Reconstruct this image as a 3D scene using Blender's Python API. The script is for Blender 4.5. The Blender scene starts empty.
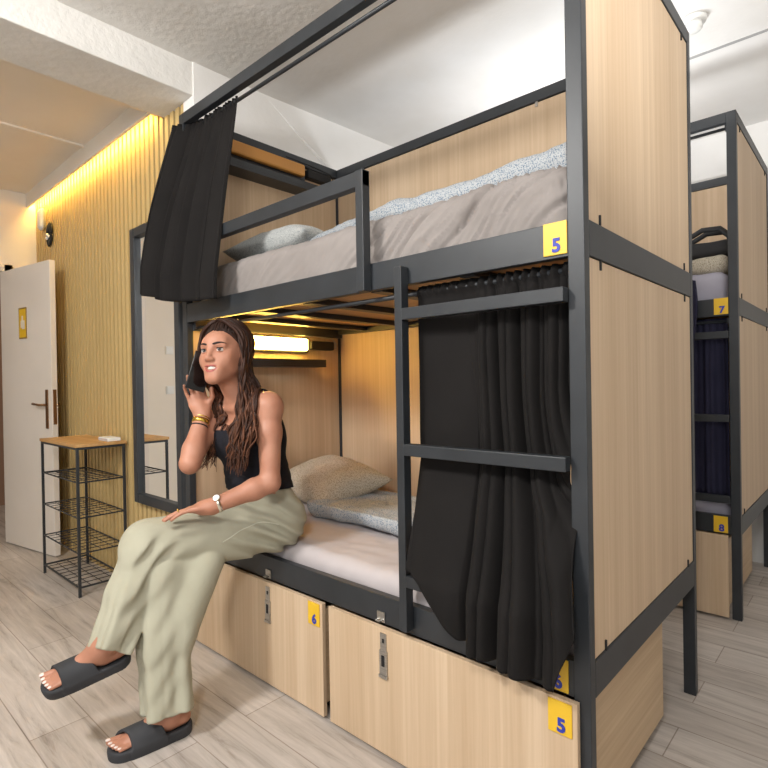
import bpy, bmesh, math, random
import numpy as np
from mathutils import Vector, Matrix, Euler, noise
random.seed(7)
S = bpy.context.scene
COL = S.collection
ORG = {}          # world origin of every parent, so that children can be given in world coordinates

def lin(c):
    c = c / 255.0
    return c / 12.92 if c <= 0.04045 else ((c + 0.055) / 1.055) ** 2.4
def rgb(r, g, b): return (lin(r), lin(g), lin(b), 1.0)

# ---------------------------------------------------------------- materials
def new_mat(name, color, rough=0.5, metal=0.0, spec=None):
    m = bpy.data.materials.new(name); m.use_nodes = True
    b = m.node_tree.nodes['Principled BSDF']
    b.inputs['Base Color'].default_value = color
    b.inputs['Roughness'].default_value = rough
    b.inputs['Metallic'].default_value = metal
    if spec is not None: b.inputs['Specular IOR Level'].default_value = spec
    return m
def nd(m, t, **kw):
    n = m.node_tree.nodes.new(t)
    for k, v in kw.items():
        if k in n.inputs: n.inputs[k].default_value = v
        else: setattr(n, k, v)
    return n
def lk(m, a, ao, b, bi): m.node_tree.links.new(a.outputs[ao], b.inputs[bi])
def bsdf(m): return m.node_tree.nodes['Principled BSDF']
def coords(m, scale):
    t = nd(m, 'ShaderNodeTexCoord'); mp = nd(m, 'ShaderNodeMapping')
    mp.inputs['Scale'].default_value = scale
    lk(m, t, 'Object', mp, 'Vector'); return mp
def ramp(m, stops):
    r = nd(m, 'ShaderNodeValToRGB'); e = r.color_ramp.elements
    while len(e) < len(stops): e.new(0.5)
    for x, (p, c) in zip(e, stops): x.position = p; x.color = c
    return r
def add_bump(m, src, out, strength, dist=0.01):
    b = nd(m, 'ShaderNodeBump', Strength=strength, Distance=dist)
    lk(m, src, out, b, 'Height'); lk(m, b, 'Normal', bsdf(m), 'Normal'); return b
def noisy(name, stops, scale=(1, 1, 1), nscale=5.0, detail=4.0, rough=0.6, bump=0.0, bdist=0.01, metal=0.0, bscale=None, spec=None):
    m = new_mat(name, stops[0][1], rough, metal, spec)
    mp = coords(m, scale)
    n = nd(m, 'ShaderNodeTexNoise', Scale=nscale, Detail=detail)
    lk(m, mp, 'Vector', n, 'Vector')
    r = ramp(m, stops); lk(m, n, 'Fac', r, 'Fac'); lk(m, r, 'Color', bsdf(m), 'Base Color')
    if bump:
        n2 = n
        if bscale:
            n2 = nd(m, 'ShaderNodeTexNoise', Scale=bscale, Detail=6.0); lk(m, mp, 'Vector', n2, 'Vector')
        add_bump(m, n2, 'Fac', bump, bdist)
    return m
def wood(name, light, dark, axis='z', rough=0.5, fine=70.0, long=1.3):
    m = new_mat(name, light, rough, spec=0.35)
    sc = {'x': (long, fine, fine), 'y': (fine, long, fine), 'z': (fine, fine, long)}[axis]
    mp = coords(m, sc); n = nd(m, 'ShaderNodeTexNoise', Scale=1.0, Detail=5.0, Roughness=0.65)
    lk(m, mp, 'Vector', n, 'Vector')
    s2 = tuple(v * 0.16 for v in sc); mp2 = coords(m, s2)
    n2 = nd(m, 'ShaderNodeTexNoise', Scale=1.0, Detail=3.0); lk(m, mp2, 'Vector', n2, 'Vector')
    mx = nd(m, 'ShaderNodeMath', operation='ADD'); lk(m, n, 'Fac', mx, 0); lk(m, n2, 'Fac', mx, 1)
    h = nd(m, 'ShaderNodeMath', operation='MULTIPLY'); h.inputs[1].default_value = 0.5; lk(m, mx, 0, h, 0)
    r = ramp(m, [(0.34, dark), (0.52, tuple((a + b) / 2 for a, b in zip(light, dark))), (0.66, light)])
    lk(m, h, 0, r, 'Fac'); lk(m, r, 'Color', bsdf(m), 'Base Color')
    add_bump(m, n, 'Fac', 0.05, 0.002)
    return m
def emit(name, color, strength):
    m = bpy.data.materials.new(name); m.use_nodes = True
    b = bsdf(m); b.inputs['Base Color'].default_value = color
    b.inputs['Emission Color'].default_value = color; b.inputs['Emission Strength'].default_value = strength
    return m

M = {}
M['black'] = noisy('black_powder_coat', [(0.3, (0.020, 0.023, 0.027, 1)), (0.7, (0.027, 0.031, 0.036, 1))], nscale=9, rough=0.42, bump=0.06, bdist=0.001, bscale=260)
M['panel'] = wood('oak_laminate', rgb(213, 189, 160), rgb(190, 163, 132), 'z')
M['panel_y'] = wood('oak_laminate_sideways', rgb(206, 182, 150), rgb(178, 150, 118), 'y')
M['deck'] = wood('deck_board', rgb(196, 158, 112), rgb(166, 126, 84), 'x')
M['shelfwood'] = wood('shelf_oak', rgb(205, 165, 112), rgb(172, 128, 76), 'x', fine=50)
M['shelfwood_y'] = wood('shelf_oak_sideways', rgb(200, 150, 85), rgb(160, 108, 52), 'y', fine=50)
M['slat'] = wood('slat_oak', rgb(207, 180, 125), rgb(196, 168, 114), 'z', fine=24)
M['slatback'] = new_mat('slat_backing', rgb(62, 44, 20), 0.8)
M['plaster'] = noisy('white_plaster', [(0.3, rgb(232, 230, 226)), (0.7, rgb(240, 239, 237))], nscale=3, rough=0.85, bump=0.15, bdist=0.006, bscale=38)
M['rough_plaster'] = noisy('rough_ceiling_plaster', [(0.3, rgb(222, 220, 215)), (0.7, rgb(234, 232, 228))], nscale=3, rough=0.9, bump=0.4, bdist=0.010, bscale=30)
M['paint'] = noisy('wall_paint', [(0.3, rgb(232, 224, 212)), (0.7, rgb(238, 231, 220))], nscale=2, rough=0.8, bump=0.08, bdist=0.004, bscale=90)
M['door'] = noisy('door_paint', [(0.3, rgb(222, 214, 204)), (0.7, rgb(228, 220, 211))], nscale=2, rough=0.45)
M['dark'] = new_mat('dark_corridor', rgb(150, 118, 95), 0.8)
M['steel'] = noisy('brushed_steel', [(0.3, rgb(170, 168, 164)), (0.7, rgb(200, 198, 194))], scale=(4, 4, 60), nscale=4, rough=0.32, metal=1.0)
M['yellow'] = new_mat('yellow_plastic', rgb(228, 184, 44), 0.4)
M['blue'] = new_mat('blue_print', rgb(45, 60, 165), 0.5)
M['white'] = new_mat('white_plastic', rgb(235, 235, 232), 0.4)
M['joint'] = new_mat('shadow_gap_grey', rgb(168, 168, 168), .8)  # grey stands in for the shade inside the ceiling seams
M['bronze'] = new_mat('bronze_fitting', rgb(150, 118, 90), .35, 1.0)
M['rubber'] = new_mat('black_rubber', rgb(22, 22, 24), 0.7)
M['glass'] = new_mat('mirror_silver', (0.86, 0.87, 0.87, 1), 0.015, 1.0)
def cloth(name, c1, c2, weave=700, rough=0.9, nscale=5, bump=0.15, sheen=0.0):
    m = noisy(name, [(0.3, c1), (0.7, c2)], nscale=nscale, rough=rough, bump=bump, bdist=0.001, bscale=weave, spec=0.2)
    bsdf(m).inputs['Sheen Weight'].default_value = sheen
    return m
M['curtain'] = cloth('black_curtain_cloth', (0.0085, 0.0075, 0.0072, 1), (0.012, 0.0105, 0.010, 1))
M['navy'] = cloth('navy_curtain_cloth', (0.022, 0.022, 0.045, 1), (0.03, 0.03, 0.06, 1))
M['sheet'] = cloth('taupe_sheet', rgb(138, 131, 127), rgb(150, 143, 139), weave=300)
M['sheet_lower'] = cloth('lilac_grey_sheet', rgb(184, 176, 176), rgb(196, 188, 188), weave=300)
M['duvet'] = None
def speckle(name, base, spot, scale=150, thr=0.5, stretch=(1, 1, 1)):
    m = new_mat(name, base, 0.9, spec=0.2)
    mp = coords(m, stretch)
    n = nd(m, 'ShaderNodeTexNoise', Scale=scale, Detail=1.5); lk(m, mp, 'Vector', n, 'Vector')
    r = ramp(m, [(thr - 0.04, base), (thr + 0.05, spot)]); lk(m, n, 'Fac', r, 'Fac'); lk(m, r, 'Color', bsdf(m), 'Base Color')
    return m
M['duvet'] = speckle('speckled_duvet', rgb(182, 185, 187), rgb(104, 122, 140), 270, 0.55)
M['pillow'] = speckle('speckled_pillow', rgb(196, 188, 172), rgb(140, 132, 116), 280, 0.54)
M['pillow_grey'] = speckle('grey_pillow', rgb(190, 192, 190), rgb(140, 146, 148), 250, 0.55)

# floor: greige wood look planks running along x
def floor_mat():
    m = new_mat('greige_planks', rgb(170, 160, 150), 0.42, spec=0.4)
    mp = coords(m, (1, 1, 1))
    br = nd(m, 'ShaderNodeTexBrick', Scale=1.0)
    br.offset = 0.37; br.inputs['Brick Width'].default_value = 1.2; br.inputs['Row Height'].default_value = 0.19
    br.inputs['Mortar Size'].default_value = 0.0022; br.inputs['Mortar Smooth'].default_value = 0.2; br.inputs['Bias'].default_value = 0.0
    br.inputs['Color1'].default_value = rgb(205, 197, 190); br.inputs['Color2'].default_value = rgb(189, 180, 172); br.inputs['Mortar'].default_value = rgb(154, 142, 132)
    lk(m, mp, 'Vector', br, 'Vector')
    mp2 = coords(m, (2.2, 26, 26)); n = nd(m, 'ShaderNodeTexNoise', Scale=1.0, Detail=7.0, Roughness=0.7); n.inputs['Distortion'].default_value = 0.6
    lk(m, mp2, 'Vector', n, 'Vector')
    r = ramp(m, [(0.28, (0.50, 0.47, 0.44, 1)), (0.45, (0.86, 0.85, 0.84, 1)), (0.7, (1.12, 1.12, 1.12, 1))]); lk(m, n, 'Fac', r, 'Fac')
    mp3 = coords(m, (0.9, 3.5, 3.5)); n3 = nd(m, 'ShaderNodeTexNoise', Scale=1.3, Detail=3.0); lk(m, mp3, 'Vector', n3, 'Vector')
    r3 = ramp(m, [(0.3, (0.86, 0.85, 0.84, 1)), (0.7, (1.06, 1.06, 1.06, 1))]); lk(m, n3, 'Fac', r3, 'Fac')
    mx = nd(m, 'ShaderNodeMixRGB', blend_type='MULTIPLY'); mx.inputs[0].default_value = 1; lk(m, br, 'Color', mx, 1); lk(m, r, 'Color', mx, 2)
    mx2 = nd(m, 'ShaderNodeMixRGB', blend_type='MULTIPLY'); mx2.inputs[0].default_value = 1; lk(m, mx, 'Color', mx2, 1); lk(m, r3, 'Color', mx2, 2)
    lk(m, mx2, 'Color', bsdf(m), 'Base Color')
    add_bump(m, n, 'Fac', 0.08, 0.004)
    return m
M['floor'] = floor_mat()

# ---------------------------------------------------------------- objects
def org(parent): return Vector(ORG[parent.name]) if parent is not None else Vector((0, 0, 0))
def link(o, parent=None):
    COL.objects.link(o)
    if parent is not None: o.parent = parent
    return o
def obj(name, bm, mat, parent=None, smooth=False, loc=None):
    """link a bmesh given in WORLD coordinates; its origin sits at its parent's base (or at loc)"""
    me = bpy.data.meshes.new(name)
    o0 = org(parent); base = Vector(loc) if (loc is not None and parent is None) else o0
    bmesh.ops.translate(bm, verts=bm.verts, vec=-base)
    bmesh.ops.recalc_face_normals(bm, faces=bm.faces)
    bm.to_mesh(me); bm.free()
    if isinstance(mat, (list, tuple)):
        for x in mat: me.materials.append(x)
    else: me.materials.append(mat)
    if smooth:
        for p in me.polygons: p.use_smooth = True
    o = bpy.data.objects.new(name, me)
    if parent is None: o.location = base
    link(o, parent); ORG[o.name] = tuple(base)
    return o
def npobj(name, V, F, mat, parent=None, loc=None, smooth=True):
    me = bpy.data.meshes.new(name)
    base = Vector(loc) if (loc is not None and parent is None) else org(parent)
    V = np.asarray(V, float) - np.array(base)
    me.from_pydata(V.tolist(), [], [tuple(int(i) for i in f) for f in F]); me.update()
    me.materials.append(mat)
    if smooth:
        me.polygons.foreach_set('use_smooth', [True] * len(me.polygons))
    o = bpy.data.objects.new(name, me)
    if parent is None: o.location = base
    link(o, parent); ORG[o.name] = tuple(base)
    return o
def tag(o, label, cat, group=None):
    o['label'] = label; o['category'] = cat
    if group: o['group'] = group
    return o
def thing(name, label, cat, loc, group=None):
    o = bpy.data.objects.new(name, None); o.empty_display_size = 0.1
    o.location = loc; COL.objects.link(o); ORG[o.name] = tuple(loc)
    return tag(o, label, cat, group)
def struct(name, bm, mat, parent=None, smooth=False):
    o = obj(name, bm, mat, parent, smooth)
    o['kind'] = 'structure'
    return o
def bx(bm, x0, x1, y0, y1, z0, z1, bev=0.0, seg=2):
    r = bmesh.ops.create_cube(bm, size=1.0)
    vs = r['verts']
    for v in vs:
        v.co = Vector((x0 + (v.co.x + .5) * (x1 - x0), y0 + (v.co.y + .5) * (y1 - y0), z0 + (v.co.z + .5) * (z1 - z0)))
    if bev:
        es = list({e for v in vs for e in v.link_edges})
        bmesh.ops.bevel(bm, geom=es, offset=bev, segments=seg, affect='EDGES', profile=0.5)
    return bm
def box(*a, **k): return bx(bmesh.new(), *a, **k)
def boxes(lst, bev=0.0):
    bm = bmesh.new()
    for b in lst: bx(bm, *b, bev=bev)
    return bm
def tube(bm, pts, r, n=8, cap=True, closed=False):
    pts = [Vector(p) for p in pts]; k = len(pts)
    rr = r if isinstance(r, (list, tuple)) else [r] * k
    rings = []; up = None
    for i, p in enumerate(pts):
        if closed: t = pts[(i + 1) % k] - pts[i - 1]
        else: t = pts[min(i + 1, k - 1)] - pts[max(i - 1, 0)]
        t.normalize()
        if up is None:
            up = Vector((0, 0, 1)) if abs(t.z) < .9 else Vector((1, 0, 0))
        up = (up - t * up.dot(t)); up.normalize()
        s = t.cross(up)
        rings.append([bm.verts.new(p + (up * math.cos(a) + s * math.sin(a)) * rr[i]) for a in (2 * math.pi * j / n for j in range(n))])
    m = k if closed else k - 1
    for i in range(m):
        A, B = rings[i], rings[(i + 1) % k]
        for j in range(n):
            bm.faces.new((A[j], A[(j + 1) % n], B[(j + 1) % n], B[j]))
    if cap and not closed:
        bm.faces.new(rings[0][::-1]); bm.faces.new(rings[-1])
    return bm
def lathe(bm, prof, c, axis='z', n=28):
    rings = []
    for r, h in prof:
        ring = []
        for j in range(n):
            a = 2 * math.pi * j / n
            p = Vector((r * math.cos(a), r * math.sin(a), h))
            if axis == 'y': p = Vector((p.x, p.z, p.y))
            if axis == 'x': p = Vector((p.z, p.x, p.y))
            ring.append(bm.verts.new(p + Vector(c)))
        rings.append(ring)
    for A, B in zip(rings, rings[1:]):
        for j in range(n): bm.faces.new((A[j], A[(j + 1) % n], B[(j + 1) % n], B[j]))
    bm.faces.new(rings[0]); bm.faces.new(rings[-1][::-1])
    return bm
def grid_obj(name, fn, nu, nv, mat, parent=None, loc=None, thick=0.0):
    V = []; F = []
    for j in range(nv + 1):
        for i in range(nu + 1): V.append(fn(i / nu, j / nv))
    w = nu + 1
    for j in range(nv):
        for i in range(nu): F.append((j * w + i, j * w + i + 1, (j + 1) * w + i + 1, (j + 1) * w + i))
    o = npobj(name, V, F, mat, parent, loc)
    if thick:
        md = o.modifiers.new('thickness', 'SOLIDIFY'); md.thickness = thick; md.offset = 0
    return o
def soft_box(name, lo, hi, r, mat, parent=None, loc=None, n=(40, 20, 6), disp=None):
    """rounded box as one smooth mesh, its surface moved by disp(p, normal) -> offset along the normal"""
    lo = Vector(lo); hi = Vector(hi); c = (lo + hi) / 2; h = (hi - lo) / 2
    bm = bmesh.new(); keys = {}
    def vert(i, j, k):
        key = (i, j, k)
        if key in keys: return keys[key]
        p = Vector((-h.x + 2 * h.x * i / n[0], -h.y + 2 * h.y * j / n[1], -h.z + 2 * h.z * k / n[2]))
        q = Vector([max(-h[a] + r, min(h[a] - r, p[a])) for a in range(3)])
        d = p - q
        nn = d.normalized() if d.length > 1e-9 else Vector((0, 0, 1))
        if d.length > 1e-9: p = q + nn * min(r, max(abs(d.x), abs(d.y), abs(d.z)))
        p = p + c
        if disp: p = p + nn * disp(p, nn)
        v = bm.verts.new(p); keys[key] = v; return v
    for a, b, cc in ((0, 1, 2), (0, 2, 1), (1, 2, 0)):
        for side in (0, n[cc]):
            for i in range(n[a]):
                for j in range(n[b]):
                    q = []
                    for di, dj in ((0, 0), (1, 0), (1, 1), (0, 1)):
                        ix = [0, 0, 0]; ix[a] = i + di; ix[b] = j + dj; ix[cc] = side
                        q.append(vert(*ix))
                    bm.faces.new(q)
    return obj(name, bm, mat, parent, True, loc)
def pillow(name, c, size, rot, mat, parent=None, seed=0):
    lx, ly, h = size; R = Euler(rot).to_matrix(); n = 34
    bm = bmesh.new(); top = {}; bot = {}
    for i in range(n + 1):
        for j in range(n + 1):
            u = 2 * i / n - 1; v = 2 * j / n - 1
            t = max(0.0, (1 - abs(u) ** 2.6)) ** .55 * max(0.0, (1 - abs(v) ** 2.6)) ** .55
            pin = 1 - 0.10 * (1 - abs(u) ** 2) * abs(v) ** 3; pin2 = 1 - 0.08 * (1 - abs(v) ** 2) * abs(u) ** 3
            w = noise.noise(Vector((u * 2.3 + seed, v * 2.3, 0))) * 0.12 + noise.noise(Vector((u * 6 + seed, v * 5, 3))) * 0.05
            x = u * lx / 2 * pin2; y = v * ly / 2 * pin
            edge = (i in (0, n)) or (j in (0, n))
            a = bm.verts.new(R @ Vector((x, y, t * h / 2 * (1 + w))) + Vector(c)); top[i, j] = a
            bot[i, j] = a if edge else bm.verts.new(R @ Vector((x, y, -t * h / 2 * (0.85 + w * .4))) + Vector(c))
    for i in range(n):
        for j in range(n):
            for d, fl in ((top, 1), (bot, 0)):
                q = [d[i, j], d[i + 1, j], d[i + 1, j + 1], d[i, j + 1]]
                if not fl: q.reverse()
                try: bm.faces.new(q)
                except ValueError: pass
    return obj(name, bm, mat, parent, True, c)
_txt = {}
def digit(bm, s, height, c, depth=0.0015):
    """a flat bold numeral standing in the plane y = c.y, facing -y"""
    if s not in _txt:
        cu = bpy.data.curves.new('digit', 'FONT'); cu.body = s; cu.size = 1.0; cu.align_x = 'CENTER'; cu.align_y = 'CENTER'
        cu.offset = 0.035; cu.extrude = 0.02; cu.resolution_u = 3
        t = bpy.data.objects.new('digit', cu); COL.objects.link(t)
        me = bpy.data.meshes.new_from_object(t.evaluated_get(bpy.context.evaluated_depsgraph_get()))
        bpy.data.objects.remove(t)
        _txt[s] = ([tuple(v.co) for v in me.vertices], [tuple(p.vertices) for p in me.polygons])
        bpy.data.meshes.remove(me); bpy.data.curves.remove(cu)
    V, F = _txt[s]; k = height / 0.72
    vs = [bm.verts.new(Vector(c) + Vector((x * k, -z * depth / 0.02, y * k))) for x, y, z in V]
    for f in F:
        try: bm.faces.new([vs[i] for i in f])
        except ValueError: pass
    return bm
# ================================================================ the room
XF, XS, XR = -4.62, -2.02, 2.3          # far wall, side of the alcove, wall behind the camera's right
YW, YB, YF = 0.12, 2.93, -3.3           # slatted wall, back wall, wall behind the camera
H, HL, HB = 2.84, 2.80, 2.675           # ceiling, lower ceiling by the door, beam underside
struct('floor', box(XF - 1.7, XR, YF, YB, -0.06, 0.0), M['floor'])
struct('ceiling', box(XS, XR, YF, .455, H, H + 0.08), M['rough_plaster'])
struct('ceiling_rear', box(XS, XR, .455, YB, H, H + 0.08), M['plaster'])
struct('ceiling_lower', box(XF - 1.7, XS - 0.33, YF, YW, HL, H + 0.08), M['paint'])
struct('trim_1', box(XS - 0.33, XS, YF, YW, HB, H + 0.08, bev=0.006), M['rough_plaster'])            # the beam
struct('trim_2', box(XS - 0.42, XS - 0.28, YF, YW, HB + 0.035, HL + .01, bev=0.004), M['paint'])    # step beside the beam
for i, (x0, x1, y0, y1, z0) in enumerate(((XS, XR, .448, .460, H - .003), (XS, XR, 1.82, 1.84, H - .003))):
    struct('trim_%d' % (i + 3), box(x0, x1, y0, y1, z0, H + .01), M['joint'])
struct('trim_5', box(-3.345, -3.315, YF, YW - .07, HL - .012, HL + .01, bev=.004), M['paint'])
struct('wall_back', box(XS - .1, XR, YB, YB + .1, 0, H), M['plaster'])
struct('wall_right', box(XR, XR + .1, YF, YB, 0, H), M['plaster'])
struct('wall_side', box(XS - .1, XS + .007, YW - .02, YB, 0, H), M['plaster'])
# tilted wedge added so the upper side wall shades as a paler triangle
bm = bmesh.new()
a = [bm.verts.new(p) for p in ((XS + .006, .52, H), (XS + .006, 2.93, H), (XS + .006, 2.93, 1.35), (XS + .16, 2.93, H), (XS + .12, 2.93, 1.35))]
for f in ((0, 1, 2), (0, 3, 1), (0, 4, 3), (0, 2, 4), (1, 3, 4, 2)): bm.faces.new([a[i] for i in f])
struct('trim_6', bm, M['plaster'])
# far wall with the doorway, its other door and the dim corridor behind
struct('wall_far', boxes([(XF - .1, XF, -.10, YW + .03, 0, H), (XF - .1, XF, -.80, -.10, 2.16, H), (XF - .1, XF, YF, -.80, 0, H)]), M['paint'])
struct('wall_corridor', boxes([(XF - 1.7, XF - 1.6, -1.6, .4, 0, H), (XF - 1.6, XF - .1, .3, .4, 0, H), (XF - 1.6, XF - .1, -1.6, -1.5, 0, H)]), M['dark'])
struct('trim_7', boxes([(XF - .1, XF + .025, -.13, -.07, 0, 2.2), (XF - .1, XF + .025, -.83, -.77, 0, 2.2), (XF - .1, XF + .025, -.83, -.07, 2.14, 2.2)], bev=.004), M['door'])
# wall behind the camera with an unseen window added to carry the fill light
struct('wall_front', boxes([(XF, -1.0, YF - .1, YF, 0, H), (1.6, XR, YF - .1, YF, 0, H), (-1.0, 1.6, YF - .1, YF, 0, .9), (-1.0, 1.6, YF - .1, YF, 2.35, H)]), M['plaster'])
struct('added_window_1', boxes([(-1.0, -.93, YF - .08, YF + .02, .9, 2.35), (1.53, 1.6, YF - .08, YF + .02, .9, 2.35), (-1.0, 1.6, YF - .08, YF + .02, .9, .97),
                          (-1.0, 1.6, YF - .08, YF + .02, 2.28, 2.35), (.27, .33, YF - .08, YF + .01, .9, 2.35)], bev=.004), M['white'])
# the wall of vertical slats
bm = bmesh.new(); bx(bm, XF, XS - .33, YW, YW + .03, 0, HL); bx(bm, XS - .33, XS, YW, YW + .03, 0, HB)
sl = struct('wall_slatted', bm, M['slatback'])
bm = bmesh.new(); x = XF + .004; pitch = .060
while x < XS - .01:
    x1 = min(x + .038, XS)
    bx(bm, x, x1, YW - .016, YW + .002, 0, HL if x < XS - .34 else HB); x += pitch
o = struct('slats', bm, M['slat'], sl)
# fascia board that hides the light strip
struct('trim_8', box(XF, XS - .33, YW - .085, YW - .065, 2.69, HL + .01, bev=.002), M['paint'])
bm = bmesh.new(); bx(bm, XF + .02, XS - .335, YW - .062, YW - .045, 2.715, 2.727)
M['led'] = emit('warm_strip_light', (1.0, .66, .16, 1), 62.0)
tag(obj('light_strip', bm, M['led'], loc=(-3.3, YW - .05, 2.72)), 'warm yellow light strip glowing along the top of the slatted wall', 'light')

# the white door standing open
HX, HY = -4.565, -.145
dv = Vector((-3.83 - HX, -.015 - HY, 0)); dl = dv.length; dv.normalize(); dn = Vector((dv.y, -dv.x, 0))   # dn: towards the camera side
def door_pt(u, w, z): return Vector((HX, HY, 0)) + dv * u + dn * w + Vector((0, 0, z))
def door_box(bm, u0, u1, w0, w1, z0, z1, bev=0):
    b = bmesh.new(); bx(b, u0, u1, w0, w1, z0, z1, bev)
    for v in b.verts: v.co = door_pt(v.co.x, v.co.y, v.co.z)
    me = bpy.data.meshes.new('t'); b.to_mesh(me); b.free(); bm.from_mesh(me); bpy.data.meshes.remove(me); return bm
door = struct('door_1', door_box(bmesh.new(), 0, dl, -.02, .02, .008, 2.125, .003), M['door'])
bm = door_box(bmesh.new(), dl - .083, dl - .047, .02, .026, .92, 1.2, .002)
pl = obj('handle_plate', bm, M['bronze'], door); pl['label'] = 'bronze handle plate'
bm = tube(bmesh.new(), [door_pt(dl - .065, .02, 1.09), door_pt(dl - .065, .055, 1.09), door_pt(dl - .085, .066, 1.09), door_pt(dl - .19, .06, 1.098)], .009, 10)
obj('handle', bm, M['bronze'], door, True)['label'] = 'bronze lever handle'
bm = tube(bmesh.new(), [door_pt(dl - .065, -.02, 1.09), door_pt(dl - .065, -.06, 1.09), door_pt(dl - .19, -.06, 1.098)], .009, 10)
obj('handle', bm, M['bronze'], door, True)
bm = door_box(bmesh.new(), dl - .006, dl + .002, -.012, .012, .95, 1.2, .001)
obj('lock_plate', bm, M['bronze'], door)['label'] = 'bronze lock plate on the door edge'
# yellow sign on the door
sg = thing('door_sign', 'small yellow sign with a pale figure stuck on the white door', 'sign', door_pt(.345, .021, 1.70))
obj('sign_plate', door_box(bmesh.new(), .30, .405, .020, .024, 1.59, 1.81, .001), M['yellow'], sg)
obj('sign_border', boxes([]) if False else door_box(door_box(door_box(door_box(bmesh.new(), .298, .407, .020, .025, 1.806, 1.816), .298, .407, .020, .025, 1.584, 1.594), .296, .302, .020, .025, 1.584, 1.816), .403, .409, .020, .025, 1.584, 1.816), new_mat('sign_edge', rgb(150, 120, 60), .5), sg)
M['print_pale'] = new_mat('sign_print', rgb(226, 214, 196), .5)
bm = door_box(bmesh.new(), .325, .385, .024, .0255, 1.665, 1.72)
door_box(bm, .34, .36, .024, .0255, 1.72, 1.755); door_box(bm, .345, .385, .024, .0255, 1.655, 1.67)
obj('sign_print', bm, M['print_pale'], sg)

# switches on the far wall (they show in the mirror)
for z, lab in ((1.56, 'white light switch on the far wall, the upper of two'), (1.17, 'white double socket on the far wall below the light switch')):
    t = thing('wall_switch', lab, 'switch', (XF, -1.06, z))
    obj('plate', box(XF, XF + .01, -1.10, -1.02, z - .04, z + .04, bev=.003), M['white'], t)
    obj('rocker', box(XF + .01, XF + .015, -1.09, -1.03, z - .03, z + .03, bev=.002), M['white'], t)

# sensor and ornament at the top of the slatted wall
yy = YW - .016
bm = bmesh.new(); bx(bm, -4.44, -4.34, yy - .045, yy, 2.47, 2.64, bev=.03, seg=5)
tag(obj('air_freshener', bm, M['white'], smooth=True, loc=(-4.39, yy, 2.55)), 'small white rounded dispenser high on the slatted wall in the corner', 'dispenser')
t = thing('wall_ornament', 'small black and white ornament hung below the white dispenser', 'ornament', (-4.23, yy, 2.40))
bm = bmesh.new()
for (cx_, cz_, rx, rz, a) in ((-4.255, 2.44, .038, .06, .5), (-4.20, 2.45, .03, .055, -.5), (-4.26, 2.36, .03, .05, -.4), (-4.21, 2.36, .028, .045, .5)):
    r = bmesh.ops.create_uvsphere(bm, u_segments=12, v_segments=8, radius=1)
    for v in r['verts']:
        p = Vector((v.co.x * rx, 0, v.co.z * rz)); p.rotate(Euler((0, a, 0)))
        v.co = Vector((cx_ + p.x, yy - .014 + v.co.y * .012, cz_ + p.z))
obj('wings', bm, M['rubber'], t, True)
bm = bmesh.new()
for (cx_, cz_) in ((-4.24, 2.40), (-4.215, 2.385), (-4.25, 2.375)):
    r = bmesh.ops.create_uvsphere(bm, u_segments=10, v_segments=6, radius=.013)
    bmesh.ops.translate(bm, verts=r['verts'], vec=(cx_, yy - .026, cz_))
obj('spots', bm, M['white'], t, True)['label'] = 'white spots'

# smoke detector in the aisle
t = thing('smoke_detector', 'round white detector on the ceiling behind the front bunk', 'detector', (-.086, 1.5, H))
obj('base', lathe(bmesh.new(), [(.052, 0), (.055, -.006), (.05, -.02), (.02, -.024)], (-.086, 1.5, H)), M['white'], t, True)
obj('dome', lathe(bmesh.new(), [(.036, -.02), (.036, -.045), (.03, -.055), (.008, -.058)], (-.086, 1.5, H)), M['white'], t, True)

# ---------------------------------------------------------------- mirror
mx0, mx1, mz0, mz1 = -2.715, -2.135, .535, 2.13
t = thing('wall_mirror', 'tall black framed mirror on the slatted wall behind the woman', 'mirror', ((mx0 + mx1) / 2, YW - .016, mz0))
fw = .055; ya, yb = YW - .06, YW - .017
obj('frame', boxes([(mx0, mx0 + fw, ya, yb, mz0, mz1), (mx1 - fw, mx1, ya, yb, mz0, mz1), (mx0 + fw, mx1 - fw, ya, yb, mz1 - fw, mz1), (mx0 + fw, mx1 - fw, ya, yb, mz0, mz0 + fw)], bev=.006), M['black'], t)
obj('glass', box(mx0 + fw - .004, mx1 - fw + .004, yb - .02, yb - .012, mz0 + fw - .004, mz1 - fw + .004), M['glass'], t)

# ---------------------------------------------------------------- wire rack
rx0, rx1, ry0, ry1, rh = -3.535, -2.885, -.19, .085, .865
t = thing('wire_rack', 'black wire shelf rack with a wooden top against the slatted wall', 'shelf rack', ((rx0 + rx1) / 2, (ry0 + ry1) / 2, 0))
for X in (rx0, rx1 - .014):
    for Y in (ry0, ry1 - .014): obj('leg', box(X, X + .014, Y, Y + .014, 0, rh), M['black'], t)
obj('top', box(rx0 - .006, rx1 + .006, ry0 - .006, ry1 + .006, rh, rh + .018, bev=.002), M['shelfwood'], t)['label'] = 'oak wood top board'
obj('top_frame', boxes([(rx0 + .014, rx1 - .014, ry0, ry0 + .014, rh - .014, rh), (rx0 + .014, rx1 - .014, ry1 - .014, ry1, rh - .014, rh),
                        (rx0, rx0 + .014, ry0 + .014, ry1 - .014, rh - .014, rh), (rx1 - .014, rx1, ry0 + .014, ry1 - .014, rh - .014, rh)]), M['black'], t)
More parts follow.
